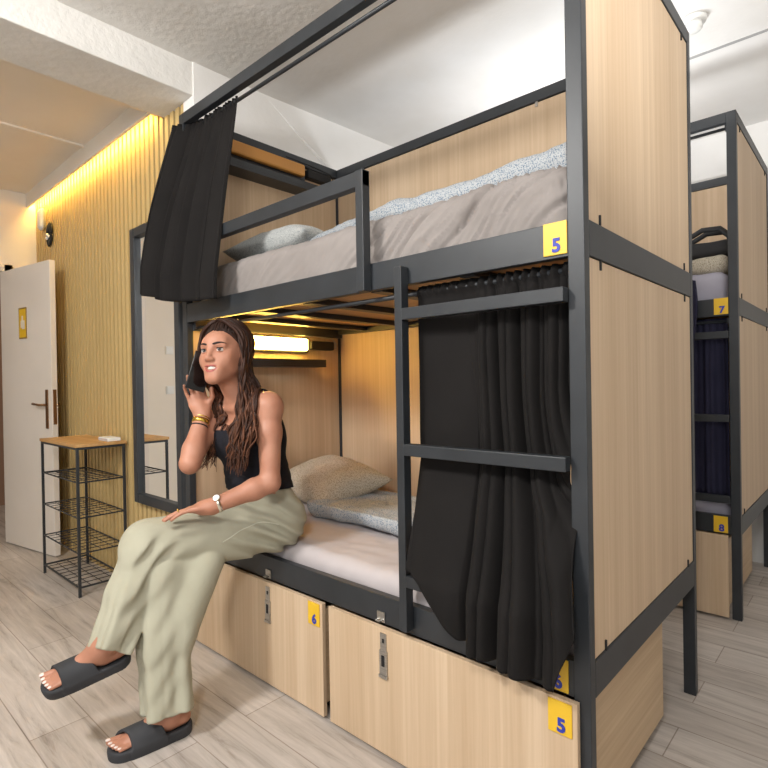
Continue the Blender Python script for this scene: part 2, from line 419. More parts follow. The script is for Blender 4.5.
for z in (.055, .25, .455, .66):
    bm = bmesh.new(); r = .0035 if z > .1 else .005
    e0 = ry0 + .007; e1 = ry1 - .007; a0 = rx0 + .007; a1 = rx1 - .007
    for p, q in (((a0, e0), (a1, e0)), ((a0, e1), (a1, e1)), ((a0, e0), (a0, e1)), ((a1, e0), (a1, e1))):
        tube(bm, [(p[0], p[1], z), (q[0], q[1], z)], r + .001, 6)
    for k in range(1, 9):
        X = a0 + (a1 - a0) * k / 9; tube(bm, [(X, e0, z + .003), (X, e1, z + .003)], .0022, 5)
    for k in range(1, 4):
        Y = e0 + (e1 - e0) * k / 4; tube(bm, [(a0, Y, z - .002), (a1, Y, z - .002)], .0022, 5)
    obj('wire_shelf', bm, M['black'], t)
t = thing('card_box', 'small flat white packet lying on the wooden top of the wire rack', 'packet', (-2.97, .03, rh + .018))
bm = bmesh.new(); bx(bm, -3.05, -2.90, -.01, .065, rh + .018, rh + .04, bev=.004)
obj('packet', bm, M['white'], t); obj('flap', box(-3.045, -2.905, -.013, -.0101, rh + .026, rh + .034), new_mat('packet_print', rgb(200, 190, 190), .6), t)
# ================================================================ the bunk beds
BL, BW = 1.98, 1.036
PX, PY = .042, .033
L0, L1, M0, M1, T0, T1 = .4226, .5143, 1.516, 1.605, 2.473, 2.524
M['amber'] = new_mat('amber_diffuser_off', rgb(196, 138, 66), .45)
M['lampon'] = emit('warm_lamp_diffuser', (1.0, .60, .11, 1), 42.0)
def bunk(ox, oy, label, first, plates):
    t = thing('bunk_bed', label, 'bunk bed', (ox, oy, 0), 'black steel bunk beds with oak panels')
    K = M['black']
    def b(x0, x1, y0, y1, z0, z1): return (ox + x0, ox + x1, oy + y0, oy + y1, z0, z1)
    def part(name, lst, mat, bev=.002, parent=t): return obj(name, boxes([b(*q) for q in lst], bev), mat, parent)
    for X in (-PX, -BL):
        for Y in (0, BW - PY): part('post', [(X, X + PX, Y, Y + PY, 0, T1)], K, .0025)
    i0, i1 = -BL + PX, -PX
    j0, j1 = PY, BW - PY
    # rails along and across
    part('top_rail', [(i0, i1, 0, PY, T0, T1)], K); part('top_rail', [(i0, i1, BW - PY, BW, T0, T1)], K)
    part('top_rail', [(-PX, 0, j0, j1, T0, T1)], K); part('top_rail', [(-BL, -BL + PX, j0, j1, T0, T1)], K)
    for z0, z1, n in ((M0, M1, 'upper_bed_rail'), (L0, L1, 'lower_bed_rail')):
        part(n, [(i0, i1, .002, PY - .004, z0, z1)], K); part(n, [(i0, i1, BW - PY + .004, BW, z0, z1)], K)
        part(n, [(-.03, 0, j0, j1, z0, z1)], K); part(n, [(-BL, -BL + .03, j0, j1, z0, z1)], K)
    # infill panels at the ends and the back
    for z0, z1 in ((M1, T0), (L1, M0)):
        part('end_panel', [(-.020, -.004, j0 + .003, j1 - .001, z0 + .002, z1 - .002)], M['panel'], .001)
        part('end_panel', [(-BL + .012, -BL + .028, j0 + .001, j1 - .001, z0 + .002, z1 - .004)], M['panel'], .001)
        part('back_panel', [(i0 + .001, i1 - .001, BW - .026, BW - .010, z0 + .002, z1 - .004)], M['panel'], .001)
        for Y in (.105, BW - .115):
            for Z in (z0, z1 - .026): part('panel_clip', [(-.005, .0005, Y, Y + .006, Z, Z + .026)], M['rubber'], 0)
    for X in (-1.72, -.62): part('panel_clip', [(X, X + .012, BW - .031, BW - .026, T0 - .022, T0 + .012)], M['steel'], 0)
    # decks: boards on cross bars
    for z, n in ((M0 + .022, 'upper_deck'), (L0 + .022, 'lower_deck')):
        part(n, [(i0 + .001, i1 - .001, PY + .001, BW - PY - .001, z, z + .014)], M['deck'], .001)
        for X in (-1.72, -1.42, -1.10, -.74, -.38):
            part('cross_bar', [(X, X + .05, PY - .003, BW - PY + .003, z - .024, z - .001)], K, .001)
        part('deck_bearer', [(i0, i1, BW - PY - .035, BW - PY + .003, z - .03, z - .001)], K, .001)
        part('deck_bearer', [(-BL + .03, -BL + .065, j0, j1, z - .05, z - .001)], K, .001)
    # guard rail with its upright, then the ladder
    gx = -.71
    part('guard_rail', [(i0 - .02, gx, -.034, -.0005, 1.855, 1.906)], K)
    part('guard_post', [(gx - .034, gx, -.0345, -.0002, M0 - .004, 1.908)], K)
    part('ladder_stile', [(-.581, -.552, -.035, -.0005, L0 + .02, 1.568)], K)
    for z in (1.402, .987, .583): part('ladder_rung', [(-.553, -.040, -.0348, -.004, z, z + .036)], K)
    # curtain rods
    for z, n in ((1.492, 'curtain_rod'), (2.462, 'curtain_rod')):
        obj(n, tube(bmesh.new(), [(ox + i0, oy + .052, z), (ox + i1, oy + .052, z)], .008, 10), K, t, True)
        part('rod_bracket', [(i0 - .002, i0 + .012, PY - .002, .066, z - .014, z + .014)], K, .001)
        part('rod_bracket', [(i1 - .012, i1 + .002, PY - .002, .066, z - .014, z + .014)], K, .001)
    # reading lamps and shelves at the head end
    for k, z in ((0, 1.40), (1, 2.395)):
        on = first and k == 0
        xh = -BL + .028
        part('reading_shelf', [(xh, xh + .115, .12, .80, z - .095, z - .083), (xh + .108, xh + .115, .12, .80, z - .083, z - .052)], K, .001)
        lb = part('reading_lamp', [(xh, xh + .028, .10, .74, z - .008, z + .075)], K, .002)
        lb['label'] = 'lit warm reading lamp of the lower bunk' if on else 'unlit reading lamp'
        part('lamp_diffuser', [(xh + .028, xh + .062, .12, .715, z, z + .068)], M['lampon'] if on else M['amber'], .01, lb)
        part('lamp_socket', [(xh, xh + .045, .75, .93, z + .01, z + .06)], M['rubber'], .006, lb)
        obj('cable', tube(bmesh.new(), [(ox + xh + .03, oy + y_, zz) for y_, zz in ((.60, z + .092), (.80, z + .088), (.93, z + .078), (.955, z + .05), (.95, z + .02))], .004, 6), M['rubber'] if not on else M['steel'], lb, True)
    # yellow number plates
    for s, zc, yy0, xc in ((plates[0], 1.565, .002, -.0735), (plates[1], .469, .002, -.0865)):
        p = part('number_plate', [(xc - .031, xc + .031, yy0 - .004, yy0 - .0002, zc - .041, zc + .041)], M['yellow'], .001)
        p['label'] = 'yellow plate with a blue %s' % s
        obj('numeral', digit(bmesh.new(), s, .034, (ox + xc + .004, oy + yy0 - .0045, zc - .019)), M['blue'], p)
    # staples for the drawer locks
    for X in (-1.31, -.69):
        bm = bmesh.new(); bx(bm, ox + X - .017, ox + X + .017, oy - .003, oy + .002, .428, .462, .001)
        tube(bm, [(ox + X - .008, oy, .437), (ox + X - .008, oy - .018, .437), (ox + X + .008, oy - .018, .437), (ox + X + .008, oy, .437)], .003, 6)
        obj('lock_staple', bm, M['steel'], t)['label'] = 'steel staple for the drawer lock'
    return t
bunk(0, 0, 'front black steel bunk bed with oak panels that the woman sits on', True, ('5', '6'))
bunk(.015, 1.855, 'rear black steel bunk bed with oak panels seen behind the front one', False, ('7', '8'))

# ---------------------------------------------------------------- storage drawers on casters
def drawer(ox, oy, x0, x1, num, hx, label, show_num=True):
    t = thing('storage_drawer', label, 'drawer', (ox + (x0 + x1) / 2, oy + .3, 0), 'oak drawers under the bunk beds')
    def o_(n, lst, m, bev=.001, par=t): return obj(n, boxes([(ox + a, ox + b_, oy + c, oy + d, e, f) for a, b_, c, d, e, f in lst], bev), m, par)
    o_('front', [(x0, x1, -.020, -.003, .012, .420)], M['panel'])
    o_('side', [(x0 + .008, x0 + .024, -.003, .71, .052, .392)], M['panel_y']); o_('side', [(x1 - .024, x1 - .008, -.003, .71, .052, .392)], M['panel_y'])
    o_('back', [(x0 + .024, x1 - .024, .694, .71, .052, .392)], M['panel']); o_('bottom', [(x0 + .024, x1 - .024, -.003, .694, .052, .064)], M['panel_y'])
    for X in (x0 + .05, x1 - .05):
        for Y in (.06, .64):
            c = o_('caster', [(X - .012, X + .012, Y - .012, Y + .012, .036, .052)], M['steel'])
            obj('wheel', lathe(bmesh.new(), [(.012, -.009), (.02, -.007), (.02, .007), (.012, .009)], (ox + X, oy + Y, .0202), 'x', 16), M['rubber'], c, True)
    hs = o_('hasp', [(hx - .026, hx + .0, -.0235, -.0202, .345, .405), (hx - .028, hx + .004, -.026, -.0202, .272, .35)], M['steel'], .001)
    hs['label'] = 'steel hasp hanging down the drawer front'
    o_('hasp_slot', [(hx - .018, hx - .006, -.0275, -.0258, .300, .335)], M['rubber'], 0, hs); o_('hasp_slot', [(hx - .016, hx - .008, -.025, -.0233, .375, .388)], M['rubber'], 0, hs)
    o_('hasp_hinge', [(hx - .03, hx + .006, -.029, -.0202, .262, .272)], M['steel'], .001, hs)
    if show_num:
        xc = x1 - .043
        p = o_('number_plate', [(xc - .031, xc + .031, -.024, -.0202, .333, .415)], M['yellow']); p['label'] = 'yellow plate with a blue %s' % num
        obj('numeral', digit(bmesh.new(), num, .034, (ox + xc + .004, oy - .0245, .355)), M['blue'], p)
    return t
drawer(0, 0, -1.885, -.962, '6', -1.275, 'oak drawer with a yellow 6 under the front bunk, beside the woman')
drawer(0, 0, -.927, -.026, '5', -.65, 'oak drawer with a yellow 5 at the near end of the front bunk')
drawer(.015, 1.855, -.95, -.052, '7', -.65, 'oak drawer under the rear bunk bed', False)

# ---------------------------------------------------------------- mattresses
def wr(p, n, k=1.0, s=1.0, seed=0):
    q = p * s
    return k * (.010 * noise.noise(q * 3 + Vector((seed, 0, 0))) + .006 * noise.noise(Vector((q.x * 14 + q.z * 9 + seed, q.y * 5, q.z * 5))) + .0022 * noise.noise(q * 32))
def wr_up(p, n):
    a = .012 * noise.noise(p * 3)
    if p.y < .25:    # gathered pleats on the side towards the room
        s = p.x * 34 + (p.z - 1.6) * -40 + 2.0 * noise.noise(Vector((p.x * 5, p.z * 5, 8.)))
        w = min(1.0, max(.25, (p.x + 1.1) / .5))
        r_ = noise.noise(Vector((s, p.z * 3, 1.7))); r2_ = noise.noise(Vector((s * 2.1, p.z * 5, 4.))); a += w * (.016 * (.5 - abs(r_) * 2) + .009 * (.5 - abs(r2_) * 2))
    return a + .002 * noise.noise(p * 30)
tag(soft_box('mattress', (-1.925, .045, M0 + .0375), (-.05, .985, 1.772), .05, M['sheet'], loc=(-1, .5, M0 + .036), n=(240, 50, 26), disp=wr_up),
    'mattress in a gathered taupe sheet on the upper deck of the front bunk', 'mattress')
def wr_low(p, n):
    a = wr(p, n, .8, 1, 5)
    if p.z > .5: a += .004 * noise.noise(Vector((p.x * 5 + p.y * 9, p.y * 22 - p.x * 6, 2)))
    return a
tag(soft_box('mattress', (-1.925, .044, L0 + .0375), (-.05, .985, .572), .045, M['sheet_lower'], loc=(-1, .5, L0 + .036), n=(110, 60, 10), disp=wr_low),
    'mattress in a pale lilac grey sheet on the lower deck under the woman', 'mattress')
M['sheet_far'] = cloth('grey_lilac_sheet', rgb(158, 156, 170), rgb(172, 170, 182), weave=300)
tag(soft_box('mattress', (-1.91, 1.90, M0 + .0375), (-.035, 2.84, 1.75), .05, M['sheet_far'], loc=(-1, 2.3, M0 + .036), n=(60, 30, 8), disp=lambda p, n: wr(p, n)),
    'mattress in a grey sheet on the upper deck of the rear bunk', 'mattress')
tag(soft_box('mattress', (-1.91, 1.90, L0 + .0375), (-.035, 2.84, .572), .045, M['sheet_far'], loc=(-1, 2.3, L0 + .036), n=(60, 30, 8), disp=lambda p, n: wr(p, n)),
    'mattress on the lower deck of the rear bunk behind its dark curtain', 'mattress')

# ---------------------------------------------------------------- pillows and duvets
tag(pillow('pillow', (-1.645, .64, .690), (.56, .44, .21), (.20, .08, -.22), M['pillow'], None, 2), 'speckled beige pillow on the lower bunk behind the woman', 'pillow')
tag(pillow('pillow', (-1.60, .40, 1.84), (.60, .44, .22), (-.16, .0, .05), M['pillow_grey'], None, 5), 'grey speckled pillow on the upper bunk behind the guard rail', 'pillow')
def dv_disp(s):
    def f(p, n): return .022 * noise.noise(p * 4 + Vector((s, 0, 0))) + .011 * noise.noise(p * 11 + Vector((s, 2, 0))) + .003 * noise.noise(p * 34)
    return f
tag(soft_box('duvet', (-1.52, .36, .58), (-.10, .80, .648), .05, M['duvet'], loc=(-.7, .6, .575), n=(70, 34, 8), disp=dv_disp(1)),
    'speckled white duvet folded on the lower bunk mattress', 'duvet')
def dv_up(p, n):
    k = (p.x + 1.75) / 1.7
    return dv_disp(6)(p, n) + (max(0, n.z) * (.06 * k - .015) if abs(n.x) < .3 else 0)
tag(soft_box('duvet', (-1.62, .24, 1.777), (-.11, .88, 1.87), .045, M['duvet'], loc=(-.8, .5, 1.75), n=(90, 34, 8), disp=dv_up),
    'speckled pale duvet heaped along the back of the upper bunk', 'duvet')
tag(soft_box('blanket', (-.62, 1.93, 1.757), (-.04, 2.4, 1.835), .035, M['pillow'], loc=(-.3, 2.2, 1.75), n=(40, 20, 8), disp=dv_disp(9)),
    'folded speckled blanket on the upper deck of the rear bunk', 'blanket')
# the sheet of the rear bunk hanging down over the rail is the mattress side; a black cap lies on the blanket
t = thing('black_bag', 'soft black bag with loop handles on the rear bunk', 'bag', (-.13, 2.0, 1.84))
def bagdisp(p, n): return .012 * noise.noise(p * 9)
b_ = soft_box('bag_body', (-.30, 1.95, 1.835), (-.02, 2.10, 1.925), .03, M['rubber'], t, n=(20, 14, 8), disp=bagdisp)
for y in (1.965, 2.065):
    obj('handle', tube(bmesh.new(), [(-.27, y, 1.89), (-.24, y, 1.945), (-.16, y, 1.985), (-.08, y, 1.98), (-.04, y, 1.94), (-.03, y, 1.89)], .014, 8), M['rubber'], t, True)

# ---------------------------------------------------------------- curtains
def fold(u, freqs, seed=0): return sum(a * math.sin(2 * math.pi * (f * u + ph)) for f, a, ph in freqs)
def lerp(a, b, t): return a + (b - a) * t
def interp(xs, ys, x):
    if x <= xs[0]: return ys[0]
    for i in range(1, len(xs)):
        if x <= xs[i]:
            k = (x - xs[i - 1]) / (xs[i] - xs[i - 1]); return lerp(ys[i - 1], ys[i], k)
    return ys[-1]
def smooth(t): t = min(1, max(0, t)); return t * t * (3 - 2 * t)
def sharp(t):                                                         # a fold with a narrow valley and a broad crest
    return 1 - 2 * abs(math.sin(math.pi * t)) ** .7
def cur_up(u, v):
    zt = 2.478 - .012 * (1 - smooth(u / .25)); xt = lerp(-2.000, -1.545, u); y0 = lerp(-.022, .052, smooth(u / .28))
    xb = interp([0, .5, 1], [-2.045, -1.80, -1.55], u); zb = interp([0, .35, .6, 1], [1.648, 1.598, 1.585, 1.578], u)
    k = smooth(v); x = lerp(xt, xb, v)
    y = lerp(y0, interp([0, .5, 1], [-.165, -.085, -.062], u), min(1, v / .9 + .12 * math.sin(math.pi * min(1, v)) * (1 - u)))
    z = lerp(zt, zb, v)
    amp = lerp(.008, .032, smooth(v * 1.6)); w = 1 if u < .62 else max(.25, 1 - (u - .62) * 3)
    f = (.85 * sharp(5.2 * u + .1) + .3 * sharp(9.1 * u + .4)) * w
    top = (1 - smooth(v / .07)) * .008 * math.sin(u * 2 * math.pi * 17)
    y = y + amp * f + top - (.018 * smooth((u - .60) / .06) * (1 - smooth((u - .97) / .03)) * smooth(v * 2))
    x += amp * .4 * math.cos(2 * math.pi * 5.2 * u)
    return (x, y, z)
o = grid_obj('curtain', cur_up, 200, 60, M['curtain'], None, (-1.75, .05, 2.47), .003)
tag(o, 'black curtain gathered at the far end of the upper bunk, hanging over its rail', 'curtain')
def cur_low(u, v):
    zb = interp([0, .10, .22, .40, .52, .84, .90, .95, 1], [.650, .628, .575, .505, .484, .470, .47, .545, .62], u)
    z = lerp(1.512, zb, v)
    x = interp([0, .45, 1], [-.553, -.33, -.052], u)
    x += (.022 * (1 - u)) * min(1, max(0, (.975 - z) / .345)) + (.024 * smooth((.96 - z) / .1) + .030 * smooth((.78 - z) / .22)) * smooth((u - .6) / .4)
    k = min(1, max(0, (.975 - z) / .345))
    y = lerp(.054, -.070, k)
    head = 1 - smooth((1.512 - z) / .05)
    tight = smooth((u - .36) / .16)
    m = smooth((v - .30) / .55)
    pt = (7.5 if u > .42 else 1.6) * (u - .42); pl_ = (4.6 if u > .42 else 2.6) * (u - .42)
    ph = lerp(pt, pl_, m) + .12 * math.sin(3.0 * v + 5 * u)
    f = sharp(ph) * lerp(.25 + .75 * tight, .30 + .70 * smooth((u - .22) / .25), m) + .35 * tight * sharp(2.3 * ph + .4 + .3 * v)
    amp = lerp(lerp(.006, .021, smooth(v / .15)), .030, m)
    y += amp * f * (1 - head)
    y += head * (.011 * math.sin(2 * math.pi * 17 * u + 2 * math.sin(9 * u)) * (.45 + .55 * tight))
    y -= .012 * math.exp(-((z - 1.493) / .012) ** 2)
    y += .004 * noise.noise(Vector((x * 12, z * 6, 0)))
    if .975 < z < 1.45: y = max(y, .006)
    return (x, y, z)
o = grid_obj('curtain', cur_low, 260, 120, M['curtain'], None, (-.3, .05, 1.49), .003)
tag(o, 'black curtain drawn across the near end of the lower bunk, behind the ladder', 'curtain')
def cur_far(u, v):
    x = lerp(-.62, -.04, u); z = lerp(1.512, .60, v)
    y = 1.855 + .06 + .02 * math.sin(2 * math.pi * 5.5 * u) * smooth(v * 2 + .3) + .006 * math.sin(2 * math.pi * 19 * u)
    return (x, y, z)
o = grid_obj('curtain', cur_far, 100, 30, M['navy'], None, (-.3, 1.91, 1.49), .003)
tag(o, 'dark navy curtain of the lower deck of the rear bunk', 'curtain')
def towel(u, v):
    x = lerp(-.30, -.165, u) + .01 * math.sin(v * 5); z = lerp(1.70, 1.33, v) if v > 0 else 1.70
    return (x, 1.855 - .045 + .01 * math.sin(u * 9) - .004 * math.sin(v * 7), z + .02 * math.sin(u * 3))
o = grid_obj('jacket', towel, 24, 30, M['navy'], None, (-.2, 1.81, 1.7), .012)
tag(o, 'dark navy jacket hanging over the rail of the rear bunk', 'jacket')
# ================================================================ the woman: implicit surfaces meshed with surface nets
class Prim:
    """tapered capsule a->b (radii ra, rb) or an ellipsoid in a frame"""
    def __init__(s, kind, k, **kw):
        s.kind = kind; s.k = k; s.__dict__.update(kw)
        if kind == 'cap':
            s.a = np.array(s.a, float); s.b = np.array(s.b, float); s.c = (s.a + s.b) / 2
        else: s.c = np.array(s.c, float)
    def __call__(s, p):
        if s.kind == 'cap':
            ab = s.b - s.a; pa = p - s.a
            t = np.clip(pa @ ab / max(ab @ ab, 1e-12), 0, 1)
            return np.linalg.norm(pa - t[:, None] * ab, axis=1) - (s.ra + t * (s.rb - s.ra))
        q = (p - s.c) @ s.R
        k0 = np.linalg.norm(q / s.r, axis=1); k1 = np.linalg.norm(q / (s.r * s.r), axis=1)
        return np.where(k1 < 1e-9, -s.r.min(), k0 * (k0 - 1) / np.maximum(k1, 1e-9))
def cap(a, b, ra, rb=None, k=.02, sub=False): return Prim('cap', k, a=a, b=b, ra=ra, rb=ra if rb is None else rb, sub=sub)
def ell(c, r, R=None, k=.02, sub=False): return Prim('ell', k, c=c, r=np.array(r, float), R=np.eye(3) if R is None else np.array(R, float), sub=sub)
def smin(a, b, k):
    h = np.clip(.5 + .5 * (b - a) / k, 0, 1); return b + (a - b) * h - k * h * (1 - h)
def smax(a, b, k): return -smin(-a, -b, k)
class Blend:
    def __init__(s, prims, post=None): s.prims = prims; s.post = post
    def near(s, c, R):
        q = np.array([c]); keep = []
        for p in s.prims:
            if p.sub or p(q)[0] < R + .06: keep.append(p)
        return Blend(keep, s.post)
    def __call__(s, p):
        d = np.full(len(p), 9.0)
        for q in s.prims:
            if q.sub: d = smax(d, -q(p), q.k)
            else: d = smin(d, q(p), q.k)
        if s.post is not None: d = s.post(p, d)
        return d
def surf(f, lo, hi, h, B=16):
    """sparse naive surface nets of f(p) = 0"""
    lo = np.array(lo, float); hi = np.array(hi, float); N = np.ceil((hi - lo) / h / B).astype(int)
    big = N * B + 2; vid = {}; VV = []; KK = []; faces = []
    g = np.arange(B + 2); G = np.stack(np.meshgrid(g, g, g, indexing='ij'), -1).reshape(-1, 3)
    half = np.sqrt(3) * (B + 2) * h / 2
    def key(ijk): return (ijk[..., 0] * big[1] + ijk[..., 1]) * big[2] + ijk[..., 2]
    corners = np.array([(i, j, k) for i in (0, 1) for j in (0, 1) for k in (0, 1)])
    edges = [(a, b) for a in range(8) for b in range(a + 1, 8) if np.abs(corners[a] - corners[b]).sum() == 1]
    Q = []
    for bi in range(N[0]):
        for bj in range(N[1]):
            for bk in range(N[2]):
                o = np.array((bi, bj, bk)) * B; c = lo + (o + (B + 1) / 2) * h
                fn = f.near(c, half) if isinstance(f, Blend) else f
                if isinstance(f, Blend) and not any(not p.sub for p in fn.prims): continue
                if abs(fn(np.array([c]))[0]) > half * 1.25 + .01: continue
                d = fn(lo + (G + o) * h).reshape(B + 2, B + 2, B + 2)
                if d.min() > 0 or d.max() < 0: continue
                C = np.stack([d[i:B + 1 + i, j:B + 1 + j, k:B + 1 + k] for i, j, k in corners], -1)
                neg = C < 0; act = neg.any(-1) & ~neg.all(-1)
                idx = np.argwhere(act)
                if not len(idx): continue
                cc = C[act]; acc = np.zeros((len(idx), 3)); cnt = np.zeros(len(idx))
                for a, b in edges:
                    m = (cc[:, a] < 0) != (cc[:, b] < 0)
                    t = np.where(m, cc[:, a] / np.where(m, cc[:, a] - cc[:, b], 1), 0)
                    acc += m[:, None] * (corners[a] + t[:, None] * (corners[b] - corners[a])); cnt += m
                VV.append(lo + (idx + o + acc / cnt[:, None]) * h); KK.append(key(idx + o))
                for ax in range(3):
                    e = np.eye(3, dtype=int)[ax]; u = np.eye(3, dtype=int)[(ax + 1) % 3]; w = np.eye(3, dtype=int)[(ax + 2) % 3]
                    A = d[1:B + 1, 1:B + 1, 1:B + 1] < 0
                    Bv = d[1 + e[0]:B + 1 + e[0], 1 + e[1]:B + 1 + e[1], 1 + e[2]:B + 1 + e[2]] < 0
                    for flip, mk in ((0, A & ~Bv), (1, ~A & Bv)):
                        ii = np.argwhere(mk)
                        if len(ii):
                            ii = ii + 1 + o
                            q = np.stack([key(ii - u - w), key(ii - w), key(ii), key(ii - u)], -1)
                            Q.append(q[:, ::-1] if flip else q)
    V = np.concatenate(VV); K = np.concatenate(KK); K, first = np.unique(K, return_index=True); V = V[first]
    Q = np.concatenate(Q); pos = np.searchsorted(K, Q); pos = np.clip(pos, 0, len(K) - 1)
    ok = (K[pos] == Q).all(1); return V, pos[ok]
def relax(V, F, it=1, lam=.5):
    V = np.array(V)
    for _ in range(it):
        s = np.zeros_like(V); n = np.zeros(len(V))
        for a, b in ((0, 1), (1, 2), (2, 3), (3, 0)):
            np.add.at(s, F[:, a], V[F[:, b]]); np.add.at(n, F[:, a], 1)
            np.add.at(s, F[:, b], V[F[:, a]]); np.add.at(n, F[:, b], 1)
        V = V + lam * (s / np.maximum(n, 1)[:, None] - V)
    return V
def vn(*a): return np.array(a, float)
def unit(v): v = np.array(v, float); return v / np.linalg.norm(v)

# ---- joints (metres, world)
hipL, hipR = vn(-1.275, .03, .665), vn(-1.45, .03, .665)
knL, anL = vn(-1.445, -.430, .642), vn(-1.402, -.610, .352)
anS = vn(-1.380, -.592, .366); knR, anR = vn(-1.400, -.405, .525), vn(-1.300, -.430, .10)
shL, elL, wrL = vn(-1.196, -.065, 1.126), vn(-1.146, -.102, .848), vn(-1.232, -.290, .782)
shR, elR, wrR = vn(-1.515, -.09, 1.118), vn(-1.378, -.294, .922), vn(-1.428, -.212, 1.098)
pel, waist, chest, nb = vn(-1.362, .015, .68), vn(-1.36, -.01, .84), vn(-1.356, -.045, 1.0), vn(-1.348, -.085, 1.140)
HC = vn(-1.348, -.162, 1.333); HS = 1.04                                    # middle of the head at eye level
hf = unit((.44, -.88, .10)); hr = unit(np.cross(hf, (-.02, -.08, 1))); hu = np.cross(hr, hf)   # face direction, the head's right, its up
hf = unit(hf)
HR = np.stack([-hr, hf, hu], 1)                                    # columns: her left, forward, up
def hp(x, y, z): return HC + HR @ vn(x, y, z) * HS

head = [
    ell(hp(0, -.022, .032), (.072, .092, .083), HR, .01),
    ell(hp(0, .024, -.030), (.0545, .067, .083), HR, .03),
    cap(hp(.043, .0, -.056), hp(.010, .068, -.097), .016, .014, .03), cap(hp(-.043, .0, -.056), hp(-.010, .068, -.097), .016, .014, .03),
    cap(hp(-.010, .070, -.098), hp(.010, .070, -.098), .015, .015, .02),
    ell(hp(.036, .056, -.030), (.022, .02, .024), HR, .022), ell(hp(-.036, .056, -.030), (.022, .02, .024), HR, .022),
    ell(hp(0, .066, -.064), (.032, .022, .024), HR, .022),
    ell(hp(.052, .016, -.026), (.016, .04, .042), HR, .025), ell(hp(-.052, .016, -.026), (.016, .04, .042), HR, .025),
    ell(hp(0, .060, .032), (.046, .022, .030), HR, .03),
    cap(hp(.013, .080, .019), hp(.042, .068, .019), .007, .006, .014), cap(hp(-.013, .080, .019), hp(-.042, .068, .019), .007, .006, .014),
    ell(hp(.031, .094, .002), (.016, .016, .010), HR, .012, True), ell(hp(-.031, .094, .002), (.016, .016, .010), HR, .012, True),
    cap(hp(0, .084, .008), hp(0, .103, -.030), .0065, .0095, .012),
    ell(hp(.0105, .094, -.034), (.008, .010, .007), HR, .008), ell(hp(-.0105, .094, -.034), (.008, .010, .007), HR, .008),
    ell(hp(.074, -.008, -.008), (.007, .018, .029), HR, .010), ell(hp(-.074, -.008, -.008), (.007, .018, .029), HR, .010),
    ell(hp(0, .094, -.0640), (.026, .020, .0065), HR, .005, True),      # the smile is a little open
]
for q_ in head:
    q_.k *= HS
    if q_.kind == 'cap': q_.ra *= HS; q_.rb *= HS
    else: q_.r = q_.r * HS
neckp = [cap(nb + vn(0, .012, -.03), hp(0, -.022, -.075), .051, .046, .03)]
torso = [
    ell(pel, (.155, .092, .105), None, .03),
    cap(pel + vn(-.06, 0, .02), waist + vn(-.03, 0, 0), .105, .088, .05), cap(pel + vn(.06, 0, .02), waist + vn(.03, 0, 0), .105, .088, .05),
    cap(waist + vn(-.035, 0, 0), chest + vn(-.05, 0, .0), .088, .094, .05), cap(waist + vn(.035, 0, 0), chest + vn(.05, 0, .0), .088, .094, .05),
    cap(chest + vn(-.055, .0, .01), shR + vn(.07, .015, -.02), .092, .062, .05), cap(chest + vn(.055, .0, .01), shL + vn(-.07, .015, -.02), .092, .062, .05),
    ell(chest + vn(-.068, -.078, -.005), (.055, .050, .058), None, .04), ell(chest + vn(.068, -.078, -.005), (.055, .050, .058), None, .04),
    cap(shR + vn(.03, .01, .012), nb + vn(0, .015, .0), .042, .052, .04), cap(shL + vn(-.03, .01, .012), nb + vn(0, .015, .0), .042, .052, .04),
    cap(nb + vn(-.01, -.048, -.022), shR + vn(.03, -.035, .012), .010, .009, .016), cap(nb + vn(.01, -.048, -.022), shL + vn(-.03, -.035, .012), .010, .009, .016),
]
def limb(a, b, c, r0, r1, r2, r3):
    m = a + (b - a) * .35; n = b + (c - b) * .28
    return [cap(a, m, r0, r0 * .97, .03), cap(m, b, r0 * .97, r1, .02), cap(b, n, r1, r2, .02), cap(n, c, r2, r3, .02)]
arms = [ell(shL, (.050, .050, .052), None, .03), ell(shR, (.050, .050, .052), None, .03)] + limb(shL, elL, wrL, .046, .0355, .038, .0265) + limb(shR, elR, wrR, .045, .0355, .038, .0265)

